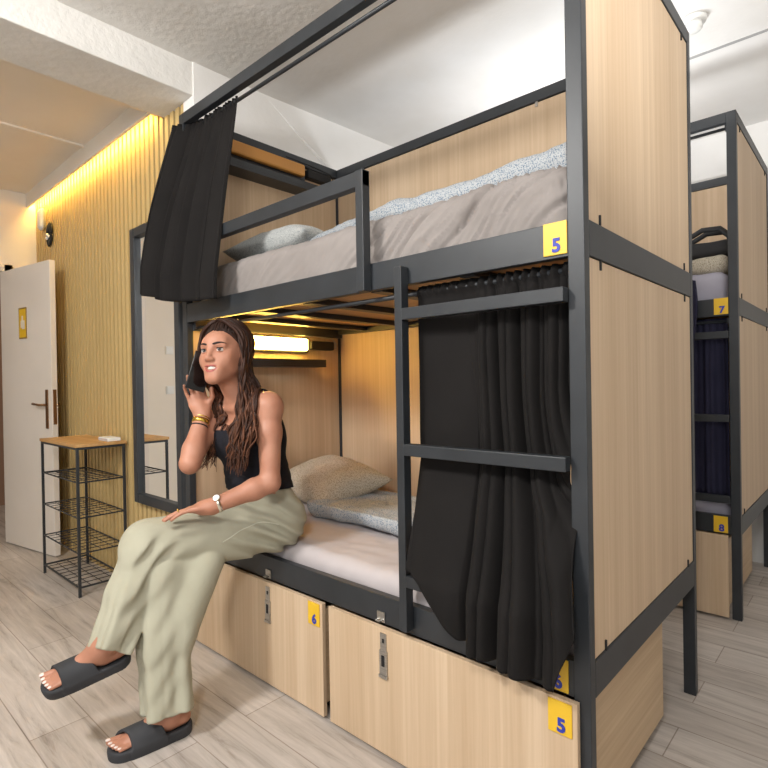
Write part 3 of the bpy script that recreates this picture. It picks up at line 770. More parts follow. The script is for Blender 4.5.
def hand(wr, along, palmn, side, curls, spread, thumb, thick=1.0):
    """palm plus five fingers; along: wrist->knuckles, palmn: out of the palm, side: towards the thumb"""
    along, palmn = unit(along), unit(palmn); side = unit(np.array(side) - along * np.dot(side, along)); palmn = unit(palmn - along * np.dot(palmn, along) - side * np.dot(palmn, side))
    R = np.stack([side, along, palmn], 1); P = []; tips = []
    P.append(ell(wr + along * .045, (.038, .050, .0145), R, .016))
    P.append(cap(wr, wr + along * .03, .0255, .026, .02))
    P.append(cap(wr + side * .018 + along * .012 + palmn * .006, wr + side * .036 + along * .045 + palmn * .010, .0145, .012, .012))
    L = [(.030, .040, .025, .020, .0082), (.010, .044, .029, .021, .0085), (-.011, .041, .027, .020, .0082), (-.030, .032, .021, .018, .0072)]
    for i, (off, l1, l2, l3, r) in enumerate(L):
        base = wr + along * (.083 - .006 * abs(i - 1) - (.004 if i == 3 else 0)) + side * off
        a0, a1, a2 = curls[i]; sp = spread[i]; q = base; ang = 0
        dirs = []
        for a, l in ((a0, l1), (a1, l2), (a2, l3)):
            ang += math.radians(a)
            d = unit(along * math.cos(ang) * math.cos(sp) + side * math.sin(sp) * math.cos(ang) + palmn * math.sin(ang)); dirs.append((d, l))
        pts = [q]
        for d, l in dirs: q = q + d * l; pts.append(q)
        P.append(cap(base - along * .025, pts[0], r * 1.1, r * 1.08, .008))
        for j in range(3): P.append(cap(pts[j], pts[j + 1], r * (1.06 - .1 * j), r * (.98 - .1 * j), .0028))
        tips.append((pts[3], dirs[2][0], r))
    t = [wr + side * .030 + along * .030 + palmn * .006]
    for d, l in thumb: t.append(t[-1] + unit(side * d[0] + along * d[1] + palmn * d[2]) * l)
    for j in range(len(t) - 1): P.append(cap(t[j], t[j + 1], .0115 - .0015 * j, .0105 - .0015 * j, .006 if j == 0 else .003))
    tips.append((t[-1], unit(t[-1] - t[-2]), .0085))
    return P, tips
# left hand resting flat on the crossed thigh, fingers pointing to the knee
aL = unit((-.62, -.72, -.10)); nL = vn(.06, -.12, -1)
handL, tipsL = hand(wrL, aL, nL, np.cross(nL, aL) * (1 if np.cross(nL, aL)[0] < 0 else -1), [(10, 10, 8), (8, 10, 8), (8, 12, 8), (10, 14, 10)], (.10, .02, -.06, -.16), [((.75, .62, .1), .034), ((.45, .85, .15), .028)])
# right hand holding the phone to the ear: palm towards the head
phone_c = vn(-1.407, -.231, 1.266)
PN = unit(vn(.95, -.25, .05)); PU = unit(vn(.22, .24, .93)); PU = unit(PU - PN * np.dot(PU, PN)); PS = np.cross(PU, PN)
aR = unit(vn(-.20, -.20, 1)); nR = PN; sd = np.cross(aR, nR)        # the thumb lies towards her jaw
handR, tipsR = hand(wrR, aR, nR, sd, [(2, 8, 8), (4, 12, 12), (6, 16, 18), (10, 22, 24)], (.10, .0, -.08, -.18), [((.55, .72, .42), .038), ((.10, .95, .30), .032)])

# ---- feet
def foot(an, toe_dir, up, kn):
    t = unit(toe_dir); u = unit(np.array(up) - t * np.dot(up, t)); s = np.cross(t, u)
    base = an - u * .072
    P = [cap(an + unit(kn - an) * min(.05, np.linalg.norm(kn - an)), an, .036, .036, .02), cap(base + u * .028 - t * .045, base + u * .024, .027, .028, .02),
         cap(an - u * .02 + t * .01, base + t * .11 + u * .022, .034, .022, .03), ell(base + t * .10 + u * .018, (.040, .06, .018), np.stack([s, t, u], 1), .02)]
    tips = []
    for i, (o, l, r) in enumerate(((.026, .048, .0115), (.009, .046, .0088), (-.006, .041, .0082), (-.020, .034, .0078), (-.033, .026, .0074))):
        a = base + t * .135 + s * o * 1.0 + u * .016; b = a + t * l + s * o * .12 - u * .003
        P.append(cap(a - t * .02, b, r * 1.05, r, .003)); tips.append((b + u * r * .7, t, u, r))
    return P, (base, t, u, s), tips
tL = unit((-.36, -.86, -.20)); tR = unit((-.22, -.97, -.02))
uL = unit((.22, -.30, .95)); uR = vn(0, 0, 1)
footL, frL, tpL = foot(anL, tL, uL, anS); footR, frR, tpR = foot(anR, tR, uR, knR)
for fr_, sgn in ((frL, 1), (frR, 1)): pass
legs = limb(hipL, knL, anS, .085, .056, .056, .036) + limb(hipR, knR, anR, .085, .056, .056, .036)

body_f = Blend(head + neckp + torso + arms + handL + handR + legs + footL + footR)
V, F = surf(body_f, (-1.72, -.98, -.02), (-1.02, .28, 1.47), .0042)
V = relax(V, F, 1, .35)
M['skin'] = noisy('tanned_skin', [(0.3, rgb(170, 117, 93)), (0.7, rgb(184, 132, 108))], nscale=14, rough=0.48, spec=.4)
bsdf(M['skin']).inputs['Subsurface Weight'].default_value = .08
bsdf(M['skin']).inputs['Subsurface Radius'].default_value = (.012, .005, .003)
person = thing('person', 'woman in a black tank top and pale wide trousers sitting on the lower bunk edge', 'person', (-1.36, -.05, 0))
npobj('body', V, F, M['skin'], person)
torso_f = Blend(torso); arm_f = Blend(arms)

# ---- face details
def curve_tube(pts, r, n=7): return tube(bmesh.new(), [Vector(p) for p in pts], r, n)
def on_face(x, z, lift=.0, y0=.12):
    """walk in from the front to the skin at head coordinates x, z"""
    ys = np.linspace(y0, .02, 260); P = np.array([hp(x, y, z) for y in ys]); d = head_f(P)
    i = int(np.argmax(d < 0)); return hp(x, ys[i] + lift, z)
head_f = Blend(head)
M['eyewhite'] = new_mat('eye_white', rgb(222, 214, 208), .4); M['iris'] = new_mat('brown_iris', rgb(46, 28, 18), .35); M['pupil'] = new_mat('pupil', rgb(10, 9, 9), .15)
M['lip'] = new_mat('rose_lips', rgb(166, 86, 80), .4); M['teeth'] = new_mat('teeth', rgb(238, 234, 226), .3); M['brow'] = new_mat('dark_brow', rgb(38, 25, 20), .8)
M['lash'] = new_mat('dark_lashes', rgb(24, 18, 16), .8); M['mouth'] = new_mat('mouth_inside', rgb(84, 30, 30), .6)
gaze = unit(hf + hr * -.05 + hu * .16 + vn(.25, 0, 0))
for sx in (-1, 1):
    ec = hp(.031 * sx, .0715, .002)
    bm = bmesh.new(); bmesh.ops.create_uvsphere(bm, u_segments=20, v_segments=14, radius=.0125 * HS); bmesh.ops.translate(bm, verts=bm.verts, vec=Vector(ec))
    e = obj('eye', bm, M['eyewhite'], person, True)
    rot = Vector((0, 0, 1)).rotation_difference(Vector(gaze)).to_matrix().to_4x4()
    for nm, rr, off, mt in (('iris', .0074, .0113, M['iris']), ('pupil', .0036, .0122, M['pupil'])):
        bm = bmesh.new(); bmesh.ops.create_uvsphere(bm, u_segments=16, v_segments=8, radius=1)
        bmesh.ops.scale(bm, verts=bm.verts, vec=(rr * HS, rr * HS, .0012)); bmesh.ops.translate(bm, verts=bm.verts, vec=(0, 0, off * HS - .0003)); bm.transform(rot); bmesh.ops.translate(bm, verts=bm.verts, vec=Vector(ec))
        obj(nm, bm, mt, e, True)
    for nm, axis, lim in (('upper_eyelid', unit(hu * .97 + hf * .05), 64), ('lower_eyelid', unit(-hu), 62)):
        bm = bmesh.new(); rows = []; ax_ = Vector(axis); q0 = Vector((0, 0, 1)).rotation_difference(ax_).to_matrix(); rr = .0134 * HS
        for i_ in range(9):
            th = math.radians(lim) * (i_ + .6) / 8.6
            rows.append([bm.verts.new(Vector(ec) + q0 @ Vector((math.sin(th) * math.cos(a_), math.sin(th) * math.sin(a_), math.cos(th))) * rr) for a_ in np.linspace(0, 2 * math.pi, 29)[:-1]])
        for A_, B_ in zip(rows, rows[1:]):
            for j_ in range(28): bm.faces.new((A_[j_], A_[(j_ + 1) % 28], B_[(j_ + 1) % 28], B_[j_]))
        bm.faces.new(rows[0])
        edge = [v.co.copy() for v in rows[-1] if (v.co - Vector(ec)).dot(Vector(hf)) > .003]
        obj(nm, bm, M['skin'], person, True)
        if nm == 'upper_eyelid':
            edge.sort(key=lambda v: (v - Vector(ec)).dot(Vector(HR[:, 0])))
            obj('eyelashes', tube(bmesh.new(), edge, [.0008] + [.0021] * (len(edge) - 2) + [.0008], 6), M['lash'], person, True)
    br = [on_face(sx * (.0125 + .040 * t), .0205 + .0075 * math.sin(math.pi * t * .75) - .002 * t, .0006) for t in np.linspace(0, 1, 10)]
    obj('eyebrow', curve_tube(br, [.0026, .0036, .0039, .0039, .0037, .0034, .0030, .0025, .0018, .0009]), M['brow'], person, True)
def mouth_pts(z0, c, w, l=.0): return [on_face(x * w, z0 + c * (abs(x) ** 2), l) for x in np.linspace(-1, 1, 13)]
fade = [.0008, .0018, .0025, .0030, .0034, .0034, .0031, .0034, .0034, .0030, .0025, .0018, .0008]
obj('upper_lip', curve_tube(mouth_pts(-.0550, -.0005, .0315, -.0022), fade, 8), M['lip'], person, True)
obj('lower_lip', curve_tube(mouth_pts(-.0770, .0215, .0310, -.0022), [v * 1.25 for v in fade], 8), M['lip'], person, True)
def strip(z0, z1, w, lift, mat, name, c0, c1):
    bm = bmesh.new(); rows = []
    for z, c in ((z0, c0), (z1, c1)):
        rows.append([bm.verts.new(Vector(hp(x * w, .092 - .016 * x * x + lift, z + c * x * x))) for x in np.linspace(-1, 1, 13)])
    back = [[bm.verts.new(v.co - Vector(hf) * .004) for v in r] for r in rows]
    for i in range(12):
        bm.faces.new((rows[0][i], rows[0][i + 1], rows[1][i + 1], rows[1][i])); bm.faces.new((back[1][i], back[1][i + 1], back[0][i + 1], back[0][i]))
        bm.faces.new((rows[1][i], rows[1][i + 1], back[1][i + 1], back[1][i])); bm.faces.new((back[0][i], back[0][i + 1], rows[0][i + 1], rows[0][i]))
    return obj(name, bm, mat, person, True)
strip(-.0565, -.0685, .0255, -.006, M['teeth'], 'teeth', .003, .008)
strip(-.0672, -.0735, .0235, -.010, M['mouth'], 'mouth_inside', .008, .012)
M['nail'] = new_mat('pale_nail_polish', rgb(232, 214, 206), .25)
for tips in (tipsL, tipsR):
    for p, d, r in tips: pass
for (tp) in (tpL, tpR):
    for b, t, u, r in tp:
        bm = bmesh.new(); bmesh.ops.create_uvsphere(bm, u_segments=10, v_segments=6, radius=1)
        s = np.cross(t, u); R4 = Matrix(np.stack([s * r * .75, t * r * .85, u * .002], 1).tolist()).to_4x4(); bm.transform(R4)
        bmesh.ops.translate(bm, verts=bm.verts, vec=Vector(b + t * r * .3 + u * r * .12)); obj('toenail', bm, M['nail'], person, True)

# ---- tank top: the torso grown by a few millimetres, cut at hem, neckline and armholes
def topf(p):
    d = torso_f(p) - .0095
    x, y, z = p[:, 0], p[:, 1], p[:, 2]
    d = d + .0018 * np.sin(z * 150 + x * 22 + 3 * np.sin(x * 30)) * np.clip((.93 - z) / .08, 0, 1)
    hem = .795 + .010 * np.sin(x * 10) - .10 * np.clip(y + .02, -.08, .1) * .5
    d = np.maximum(d, hem - z)
    xc = np.abs(x + 1.355)
    front = y < -.03
    neck = np.where(front, 1.035 + .35 * np.maximum(0, xc - .055), 1.06 + .2 * np.maximum(0, xc - .05))
    strap = np.abs(xc - .088) - .016
    cut = np.minimum(z - neck, np.maximum(strap, 0 * z - 1))      # below the neckline, or inside a strap
    d = np.maximum(d, cut)
    return np.maximum(d, xc - .150)
Vt, Ft = surf(topf, (-1.56, -.24, .76), (-1.15, .14, 1.20), .0045)
Vt = relax(Vt, Ft, 1, .3)
M['tank'] = cloth('black_jersey', rgb(26, 26, 32), rgb(34, 34, 40), weave=600)
npobj('tank_top', Vt, Ft, M['tank'], person)['label'] = 'black tank top'

# ---- wide trousers
hemL = anL + unit(anL - knL) * .018 + vn(.030, .027, 0); hemR = anR + vn(0.0, -.005, -.012)
dirL = unit(hemL - knL); dirR = unit(hemR - knR)
def seg_t(p, a, b):
    ab = b - a; return (p - a) @ ab / (ab @ ab)
trP = [ell(pel + vn(0, .0, -.01), (.168, .102, .10), None, .03), cap(pel + vn(-.07, .0, .03), waist + vn(-.045, 0, -.045), .098, .092, .04), cap(pel + vn(.07, .0, .03), waist + vn(.045, 0, -.045), .098, .092, .04)]
LP = [cap(hipL, knL, .110, .084, .03), cap(hipL + vn(-.02, -.05, -.045), knL + vn(.01, .06, -.045), .080, .074, .03), cap(knL, knL + (hemL - knL) * .5, .079, .070, .03), cap(knL + (hemL - knL) * .5, hemL + dirL * .05, .070, .058, .02)]
RP = [cap(hipR, knR, .098, .078, .03), cap(knR, knR + (hemR - knR) * .5, .080, .088, .03), cap(knR + (hemR - knR) * .5, hemR + dirR * .05, .084, .080, .02), cap(vn(-1.332, -.25, .56), vn(-1.322, -.375, .35), .058, .062, .04)]
legLf, legRf, trf = Blend(LP), Blend(RP), Blend(trP)
def leg_cut(p, fn, kn, hem, dr, ph, side):
    t = seg_t(p, kn, hem); d = fn(p)
    ax = p - (kn + np.clip(t, 0, 1.2)[:, None] * (hem - kn)); s1 = unit(np.cross(dr, side)); s2 = np.cross(dr, s1)
    ang = np.arctan2(ax @ s1, ax @ s2)
    w = np.clip(t, 0, 1)
    fv = np.sin(ang * 4 + ph + .5 * w); d = d + w * ((.010 if ph < 1 else .014) * np.sign(fv) * np.abs(fv) ** .7 + .004 * np.sin(ang * 9 + 2 * ph + w))
    inner = d + .013
    d = np.maximum(d, (t - 1) * np.linalg.norm(hem - kn))
    hol = np.maximum(inner, -(t - .90) * np.linalg.norm(hem - kn))
    return np.maximum(d, -hol)
def trouser(p):
    a = leg_cut(p, legLf, knL, hemL, dirL, .6, vn(1, 0, 0)); b = leg_cut(p, legRf, knR, hemR, dirR, 1.9, vn(1, 0, 0))
    c = trf(p)
    x, y, z = p[:, 0], p[:, 1], p[:, 2]
    # creases radiating from the hip and at the back of the knee
    def crease(t0, d): return d
    tl = seg_t(p, hipL, knL); tr = seg_t(p, hipR, knR)
    e_hip = np.exp(-((tl - .10) / .26) ** 2); e_kn = np.exp(-((tl - 1.0) / .20) ** 2)
    r1 = np.sin((z + .55 * y + .25 * x) * 105 + 2.2 * np.sin(x * 17 + y * 6)); r2 = np.sin((z * .9 - y * .75) * 88 + x * 26 + 1.5 * np.sin(y * 21))
    fl = .0115 * np.abs(r1) ** .8 * np.sign(r1) * e_hip + .0085 * r2 * e_kn * np.clip((.70 - z) / .05, 0, 1)
    fl += .0035 * np.sin(y * 30 + z * 46 + 3 * np.sin(x * 14 + y * 9)) * np.clip(1.1 - tl, 0, 1)
    a = a + fl; b = b + .25 * fl
    d = smin(smin(c + .004 * np.sin(z * 130 + x * 40 + y * 50), a, .025), b, .008)
    return np.maximum(d, z - (.800 + .08 * (y + .02)))
Vp, Fp = surf(trouser, (-1.68, -.80, .05), (-1.10, .24, .86), .0052)
Vp = relax(Vp, Fp, 1, .4)
M['trouser'] = cloth('pale_sage_cotton', rgb(162, 159, 140), rgb(174, 171, 152), weave=420, nscale=7)
npobj('trousers', Vp, Fp, M['trouser'], person)['label'] = 'pale sage wide leg trousers'
M['seam'] = new_mat('pale_seam', rgb(196, 195, 178), .9)
def on_trouser(p, d, n=240, L=.25):
    p = np.array(p, float); d = unit(d); P = p + np.linspace(0, L, n)[:, None] * d; v = trouser(P); i = int(np.argmax(v < 0)); return P[i] - d * .001
sm = [on_trouser(hipL + (knL - hipL) * t + vn(-.035 - .02 * t, 0, .22), vn(0, 0, -1), 400, .45) for t in np.linspace(.42, 1.06, 22)]; sm = [q for q in sm if q[2] < hipL[2] + .16]
obj('seam', curve_tube(sm, .0026, 6), M['seam'], person, True)
cv = unit(vn(.522, -1.2994, 1.2135) - vn(-1.3, -.1, .67))
pk = []
for t in np.linspace(0, 1, 16):
    q = hipL + (knL - hipL) * (.52 - .42 * t) + vn(0, 0, -.022 + .05 * math.sin(t * 2.4))
    pk.append(on_trouser(q + vn(.24, -.05, 0), vn(-1, .2, 0)))
obj('pocket_seam', curve_tube(pk, .0020, 6), M['seam'], person, True)
bm = bmesh.new()
for hem, kn, fn, dr in ((hemL, knL, legLf, dirL), (hemR, knR, legRf, dirR)): pass
bm.free()

# ---- slides (sandals)
M['slide'] = noisy('dark_grey_foam', [(.3, rgb(44, 45, 48)), (.7, rgb(54, 55, 59))], nscale=8, rough=.75, bump=.1, bdist=.001, bscale=240)
def sandal(fr, name_lab):
    base, t, u, s = fr
    R = np.stack([s, t, u], 1)
    def outline(y):   # half width along the foot
        return .033 + .012 * smooth((y + .06) / .17)
    def f(p):
        q = (p - base) @ R; x, y, z = q[:, 0], q[:, 1], q[:, 2]
        hw = .036 + .013 * np.clip((y + .05) / .15, 0, 1)
        yc = np.clip(y, -.035, .142); r = hw
        plan = np.sqrt(x * x + (y - yc) ** 2) - r
        zc = z + .014
        sole = np.maximum(plan - .004 * np.sin((zc + .02) * 60), np.abs(zc) - .017)
        cup = np.maximum(plan + .010, -(z + .004)); sole = smax(sole, -np.maximum(cup, np.abs(z - .02) - .026), .006)
        rim = np.maximum(np.abs(plan + .004) - .0055, np.abs(z - .001) - .006); sole = smin(sole, rim, .006)
        # strap over the instep
        arch = np.sqrt((x / (hw * 1.04)) ** 2 + (np.maximum(z + .012, -.02) / (.066 - .10 * np.clip(y - .06, -.05, .085))) ** 2) - 1
        strap = np.maximum(np.abs(arch) * .045 - .0042, np.abs(y - .092 - .02 * x / .05) - .057 + .012 * np.clip(z, 0, .06) / .06)
        strap = np.maximum(strap, -(z + .024))
        return smin(sole, strap, .008)
    c = base + t * .05; V, F = surf(f, c - .17, c + .17, .0034)
    return V, F
for fr, lab in ((frL, 'dark grey slide on the raised foot'), (frR, 'dark grey slide on the foot that stands on the floor')):
    V, F = sandal(fr, lab); npobj('sandal', relax(V, F, 1, .3), F, M['slide'], person)['label'] = lab

# ---- watch and bracelets
M['gold'] = new_mat('gold', rgb(222, 190, 90), .25, 1.0); M['silver'] = new_mat('silver_bracelet', rgb(226, 220, 206), .25, 1.0)
def band(c, ax, r, w, th, mat, name, par=person):
    ax = unit(ax); a = unit(np.cross(ax, (0, 0, 1) if abs(ax[2]) < .9 else (1, 0, 0))); b = np.cross(ax, a); bm = bmesh.new(); rings = []
    for rr, o in ((r, -w / 2), (r + th, -w / 2), (r + th, w / 2), (r, w / 2)):
        rings.append([bm.verts.new(Vector(c + ax * o + (a * math.cos(2 * math.pi * j / 28) + b * math.sin(2 * math.pi * j / 28)) * rr)) for j in range(28)])
    for i in range(4):
        A, B2 = rings[i], rings[(i + 1) % 4]
        for j in range(28): bm.faces.new((A[j], A[(j + 1) % 28], B2[(j + 1) % 28], B2[j]))
    return obj(name, bm, mat, par, True)
fa = unit(elL - wrL); wc = wrL + fa * .022
wb = band(wc, fa, .0285, .013, .003, M['silver'], 'wristwatch'); wb['label'] = 'silver wristwatch with a white dial'
fcam = unit(vn(.522, -1.2994, 1.2135) - wc); fcam = unit(fcam - fa * (fcam @ fa)); dn_ = unit(fcam * .6 + vn(0, 0, .8)); dn_ = unit(dn_ - fa * (dn_ @ fa))
rot = Vector((0, 0, 1)).rotation_difference(Vector(dn_)).to_matrix().to_4x4()
for nm, rr, h0, h1, mt in (('case', .0145, .0285, .036, M['silver']), ('dial', .0118, .036, .0368, M['white'])):
    bm = lathe(bmesh.new(), [(rr, h0), (rr, h1 - .001), (rr * .92, h1)], (0, 0, 0), 'z', 24); bm.transform(rot); bmesh.ops.translate(bm, verts=bm.verts, vec=Vector(wc))
    obj(nm, bm, mt, wb, True)
fr_ = unit(elR - wrR)
band(wrR + fr_ * .014, fr_, .0275, .006, .003, M['gold'], 'bracelet')['label'] = 'thin gold bracelet'
band(wrR + fr_ * .030, fr_, .0285, .017, .004, M['gold'], 'bracelet')['label'] = 'wide gold bracelet'
band(wrR + fr_ * .050, fr_, .0300, .005, .002, M['rubber'], 'bracelet')['label'] = 'thin dark cord bracelet'
rg = tipsL[2][0] - tipsL[2][1] * .055
band(rg, tipsL[2][1], .0085, .003, .0015, M['gold'], 'ring')['label'] = 'thin gold ring'

# ---- phone
ph = thing('phone', 'black smartphone the woman holds to her right ear', 'phone', tuple(phone_c))
def pbox(x, y, z, bev, off=(0, 0, 0)):
    bm = bmesh.new(); bx(bm, -x, x, -y, y, -z, z, bev, 3); bmesh.ops.translate(bm, verts=bm.verts, vec=off)
    bm.transform(Matrix(np.stack([PS, PU, PN], 1).tolist()).to_4x4()); bmesh.ops.translate(bm, verts=bm.verts, vec=Vector(phone_c)); return bm
M['phone'] = new_mat('black_phone_body', rgb(16, 16, 18), .3); M['screen'] = new_mat('phone_glass', rgb(6, 6, 8), .08)
obj('case', pbox(.037, .075, .0042, .0035), M['phone'], ph, True); obj('screen', pbox(.0345, .0725, .0004, 0, (0, 0, .0043)), M['screen'], ph)
obj('camera_bump', pbox(.013, .015, .001, .0008, (.018, .053, -.0048)), M['screen'], ph)

# ---- hair
hs = random.Random(11)
skull_c = hp(0, -.020, .028)
def hair_push(P, m):
    """lift points out of the head, neck and torso"""
    for _ in range(3):
        d = hb_f(P); e = .004
        g = np.stack([hb_f(P + vn(e, 0, 0)) - d, hb_f(P + vn(0, e, 0)) - d, hb_f(P + vn(0, 0, e)) - d], 1); g /= np.maximum(np.linalg.norm(g, axis=1), 1e-9)[:, None]
        P = P + g * np.maximum(0, m - d)[:, None]
    return P
hb_f = Blend(head[:5] + neckp + torso + [arms[0], arms[1]] + arms[2:4])
capf_in = ell(hp(0, -.024, .034), np.array((.0785, .098, .0895)) * HS, HR)
def capf(p):
    q = (p - HC) @ HR / HS; x, y, z = q[:, 0], q[:, 1], q[:, 2]
    d = capf_in(p) + .0012 * np.sin(np.arctan2(x, z + .02) * 60)
    d = smin(d, ell(hp(0, -.062, -.05), np.array((.062, .045, .075)) * HS, HR)(p), .03)
    line = .058 - .10 * np.maximum(0, np.abs(x) - .045)                # hairline on the forehead
    face = np.maximum(y - (.018 + .35 * np.clip(z - .02, -.10, .2)), z - .066 + .35 * np.maximum(0, -y + .04))
    return np.maximum(d, np.minimum(y - (.005 + .9 * np.clip(z - .022, -.03, .10)), 9))
Vh, Fh = surf(capf, HC - .17, HC + .17, .0042)
M['hair'] = new_mat('dark_brown_hair', rgb(58, 38, 30), .5, spec=.22)
def hair_mat():
    m = M['hair']; a = nd(m, 'ShaderNodeAttribute'); a.attribute_name = 'tone'
    r = ramp(m, [(0.0, rgb(30, 19, 15)), (0.5, rgb(58, 36, 27)), (1.0, rgb(116, 74, 52))]); lk(m, a, 'Fac', r, 'Fac'); lk(m, r, 'Color', bsdf(m), 'Base Color')
hair_mat()
HV = [relax(Vh, Fh, 1, .3)]; HF = [tuple(f) for f in Fh]; TONE = [.22] * len(Vh); base_i = len(Vh)
def strand(ctrl, r, tone, wob, ph, n=46, m=.004):
    """a tapering lock through the control points, waved, kept outside the body"""
    global base_i
    ctrl = [np.array(c, float) for c in ctrl]; P = []
    k = len(ctrl) - 1
    for i in range(n + 1):
        t = i / n * k; j = min(int(t), k - 1); f = t - j
        p0, p1, p2, p3 = ctrl[max(j - 1, 0)], ctrl[j], ctrl[j + 1], ctrl[min(j + 2, k)]
        P.append(.5 * ((2 * p1) + (p2 - p0) * f + (2 * p0 - 5 * p1 + 4 * p2 - p3) * f * f + (3 * p1 - p0 - 3 * p2 + p3) * f ** 3))
    P = np.array(P); s = np.linspace(0, 1, n + 1)
    L = np.linalg.norm(np.diff(P, axis=0), axis=1).sum()
    w = wob * np.clip((s - .28) / .25, 0, 1)
    P[:, 0] += w * np.sin(s * L * 62 + ph); P[:, 1] += w * np.cos(s * L * 62 + ph * 1.7) * .8
    P = hair_push(P, m + r * .8)
    rad = r * np.clip(np.minimum(1, s / .04 + .35), 0, 1) * (1 - .75 * np.clip((s - .72) / .28, 0, 1))
    T = np.gradient(P, axis=0); T /= np.linalg.norm(T, axis=1)[:, None]
    up = np.cross(T, vn(.3, .8, .2)); up /= np.linalg.norm(up, axis=1)[:, None]; sd_ = np.cross(T, up)
    nn = 6
    for a in range(nn):
        th = 2 * math.pi * a / nn
        pass
    ring = np.stack([P + (up * math.cos(2 * math.pi * a / nn) * 1.25 + sd_ * math.sin(2 * math.pi * a / nn) * .8) * rad[:, None] for a in range(nn)], 1).reshape(-1, 3)
    HV.append(ring); TONE.extend(list(np.repeat(np.clip(tone + .35 * s, 0, 1), nn)))
    for i in range(n):
        for a in range(nn):
            b2 = (a + 1) % nn; HF.append((base_i + i * nn + a, base_i + i * nn + b2, base_i + (i + 1) * nn + b2, base_i + (i + 1) * nn + a))
    base_i += len(ring)
def scalp(ang, el, grow=.0035):
    """ang: 0 front, 90 her left; el above the head's level"""
    a, e = math.radians(ang), math.radians(el)
    d = vn(math.sin(a) * math.cos(e), math.cos(a) * math.cos(e), math.sin(e))
    c = vn(0, -.024, .034); rr = vn(.0785, .098, .0895) + grow
    return HC + HR @ (c + d * rr) * HS
def add_lock(side, u, depth):
    """side +1 her left, -1 her right; u 0 front .. 1 back; depth layers outwards"""
    j = lambda s: hs.uniform(-s, s)
    a_top = lerp(40, 150, u); g = .002 + depth * .010
    c = [scalp(side * (6 + 20 * u), lerp(60, 88, min(1, u * 1.6)) + j(4), g), scalp(side * (a_top * .75 + j(5)), lerp(46, 50, u), g + .003), scalp(side * (a_top + 22 * (1 - u) + j(4)), lerp(14, 12, u) + j(4), g + .005)]
    ear = HC + HR @ vn(side * lerp(.079, .064, u) + side * depth * .012, lerp(.018, -.066, u) , -.060 + j(.01)) * HS; c.append(ear)
    # end: front locks lie on the chest, rear ones on the back
    zend = lerp(.945, .925, u) + j(.055)
    if side > 0:
        sh = vn(-1.268 + .045 * u + j(.020), lerp(-.150, -.085, u), 1.135 + .02 * u); mid = vn(-1.240 + .055 * u + j(.034), lerp(-.185, -.150, u) - depth * .02, 1.03); end = vn(-1.254 + .055 * u + j(.050), -.185 - depth * .015 + j(.012), zend)
    else:
        sh = vn(-1.432 + j(.020), lerp(-.140, -.02, u), 1.13); mid = vn(-1.452 + j(.045), lerp(-.175, -.10, u), 1.03); end = vn(-1.458 + j(.055), -.175 + j(.015), zend)
    c += [sh, mid, end]
    strand(c, hs.uniform(.0042, .0078), hs.uniform(.0, .55), hs.uniform(.004, .011), hs.uniform(0, 6.3))
for side, n in ((1, 135), (-1, 70)):
    for i in range(n):
        add_lock(side, (i / n) ** 1.0, hs.random())
for i in range(64):                                                 # combed back from the forehead
    a = hs.uniform(-58, 58); e0 = 27 - .012 * abs(a) ** 1.6 + hs.uniform(-1, 6); sg = 1 if a > 0 else -1
    c = [scalp(a, e0, -.004), scalp(a * 1.12, e0 + 22, .004), scalp(a * 1.5 + sg * 12, 66 - .2 * abs(a), .005), scalp(a * 1.6 + sg * 55, 48, .006), scalp(sg * (120 + .6 * abs(a)), 18, .006), scalp(sg * (135 + .5 * abs(a)), -18, .006)]
    strand(c, hs.uniform(.0030, .0048), hs.uniform(.02, .22), .0, 0, 30, .001)
o = npobj('hair', np.concatenate(HV), HF, M['hair'], person)
at = o.data.attributes.new('tone', 'FLOAT', 'POINT'); at.data.foreach_set('value', TONE)
o['label'] = 'long wavy dark brown hair'
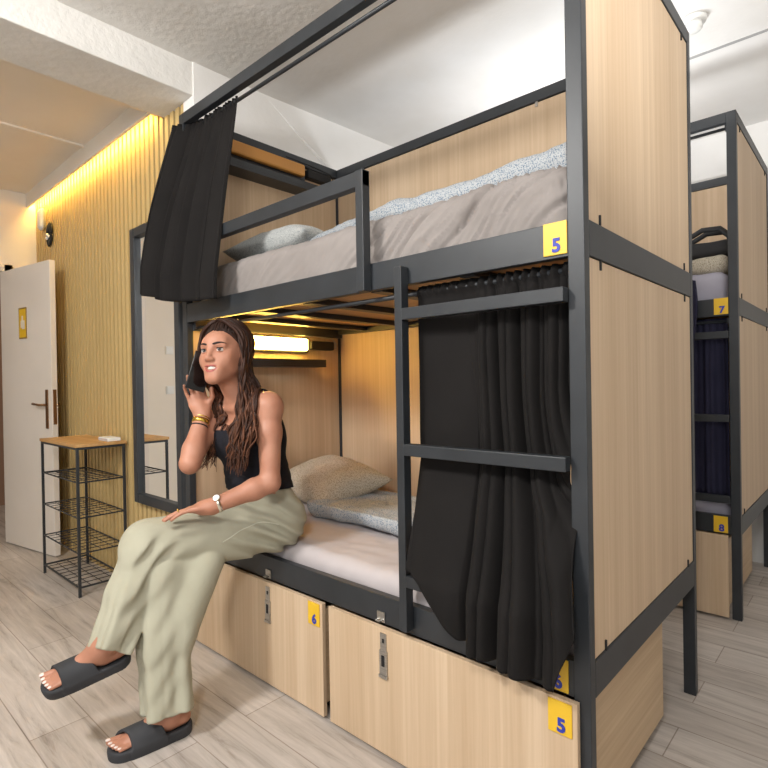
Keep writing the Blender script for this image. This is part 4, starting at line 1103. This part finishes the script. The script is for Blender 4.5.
# ================================================================ camera and light
cam = bpy.data.cameras.new('camera'); co = bpy.data.objects.new('camera', cam); COL.objects.link(co)
yaw, pit, rol = math.radians(42.3555), math.radians(-.3564), math.radians(-.963)
Fv = Vector((-math.sin(yaw) * math.cos(pit), math.cos(yaw) * math.cos(pit), math.sin(pit)))
Rv = Vector((math.cos(yaw), math.sin(yaw), 0)); Uv = Rv.cross(Fv)
R2 = Rv * math.cos(rol) + Uv * math.sin(rol); U2 = Uv * math.cos(rol) - Rv * math.sin(rol)
mw = Matrix((R2, U2, -Fv)).transposed().to_4x4(); mw.translation = (.522, -1.2994, 1.2135)
co.matrix_world = mw
cam.sensor_width = 36; cam.sensor_fit = 'HORIZONTAL'; cam.lens = 543.075 / 768 * 36; cam.clip_start = .02
cam.shift_x = (384 - 383.56) / 768; cam.shift_y = (385.46 - 384) / 768
S.camera = co
def area(name, loc, target, sx, sy, power, color=(1, 1, 1)):
    l = bpy.data.lights.new(name, 'AREA'); l.shape = 'RECTANGLE'; l.size = sx; l.size_y = sy; l.energy = power; l.color = color
    o = bpy.data.objects.new(name, l); COL.objects.link(o); o.location = loc
    o.rotation_euler = (Vector(target) - Vector(loc)).to_track_quat('-Z', 'Y').to_euler(); return o
area('ceiling_lamp_left', (-1.15, -2.35, 2.70), (-1.3, -.3, .8), .40, .40, 66, (1.0, .975, .94))
area('lamp_beside_camera', (.50, -1.75, 2.15), (-1.4, -.3, .7), .30, .30, 26, (1.0, .98, .95))
area('ceiling_bounce', (.95, -.1, 1.95), (.75, .3, 3), .6, .6, 22, (1.0, .985, .96))  # added uplight, brightens the ceiling and by bounce the end panel
area('added_window_fill', (.3, YF + .06, 1.62), (-.4, 0, 1.4), 2.4, 1.3, 22, (.90, .95, 1.0))  # added cool fill, set at the unseen window
area('aisle_uplight', (-.70, 1.62, 1.9), (-.66, 1.75, 3), .30, .30, 15, (.96, .98, 1.0))
area('added_corridor_fill', (XF - .8, -.6, 2.5), (XF - .8, -.6, 0), .3, .3, 6, (1.0, .8, .55))  # added warm fill to lighten the corridor walls
w = bpy.data.worlds.new('world'); S.world = w; w.use_nodes = True
w.node_tree.nodes['Background'].inputs[0].default_value = (.9, .95, 1, 1); w.node_tree.nodes['Background'].inputs[1].default_value = .5
S.view_settings.view_transform = 'Standard'; S.view_settings.look = 'None'; S.view_settings.gamma = 1; S.view_settings.use_curve_mapping = False
S.view_settings.exposure = 0.0
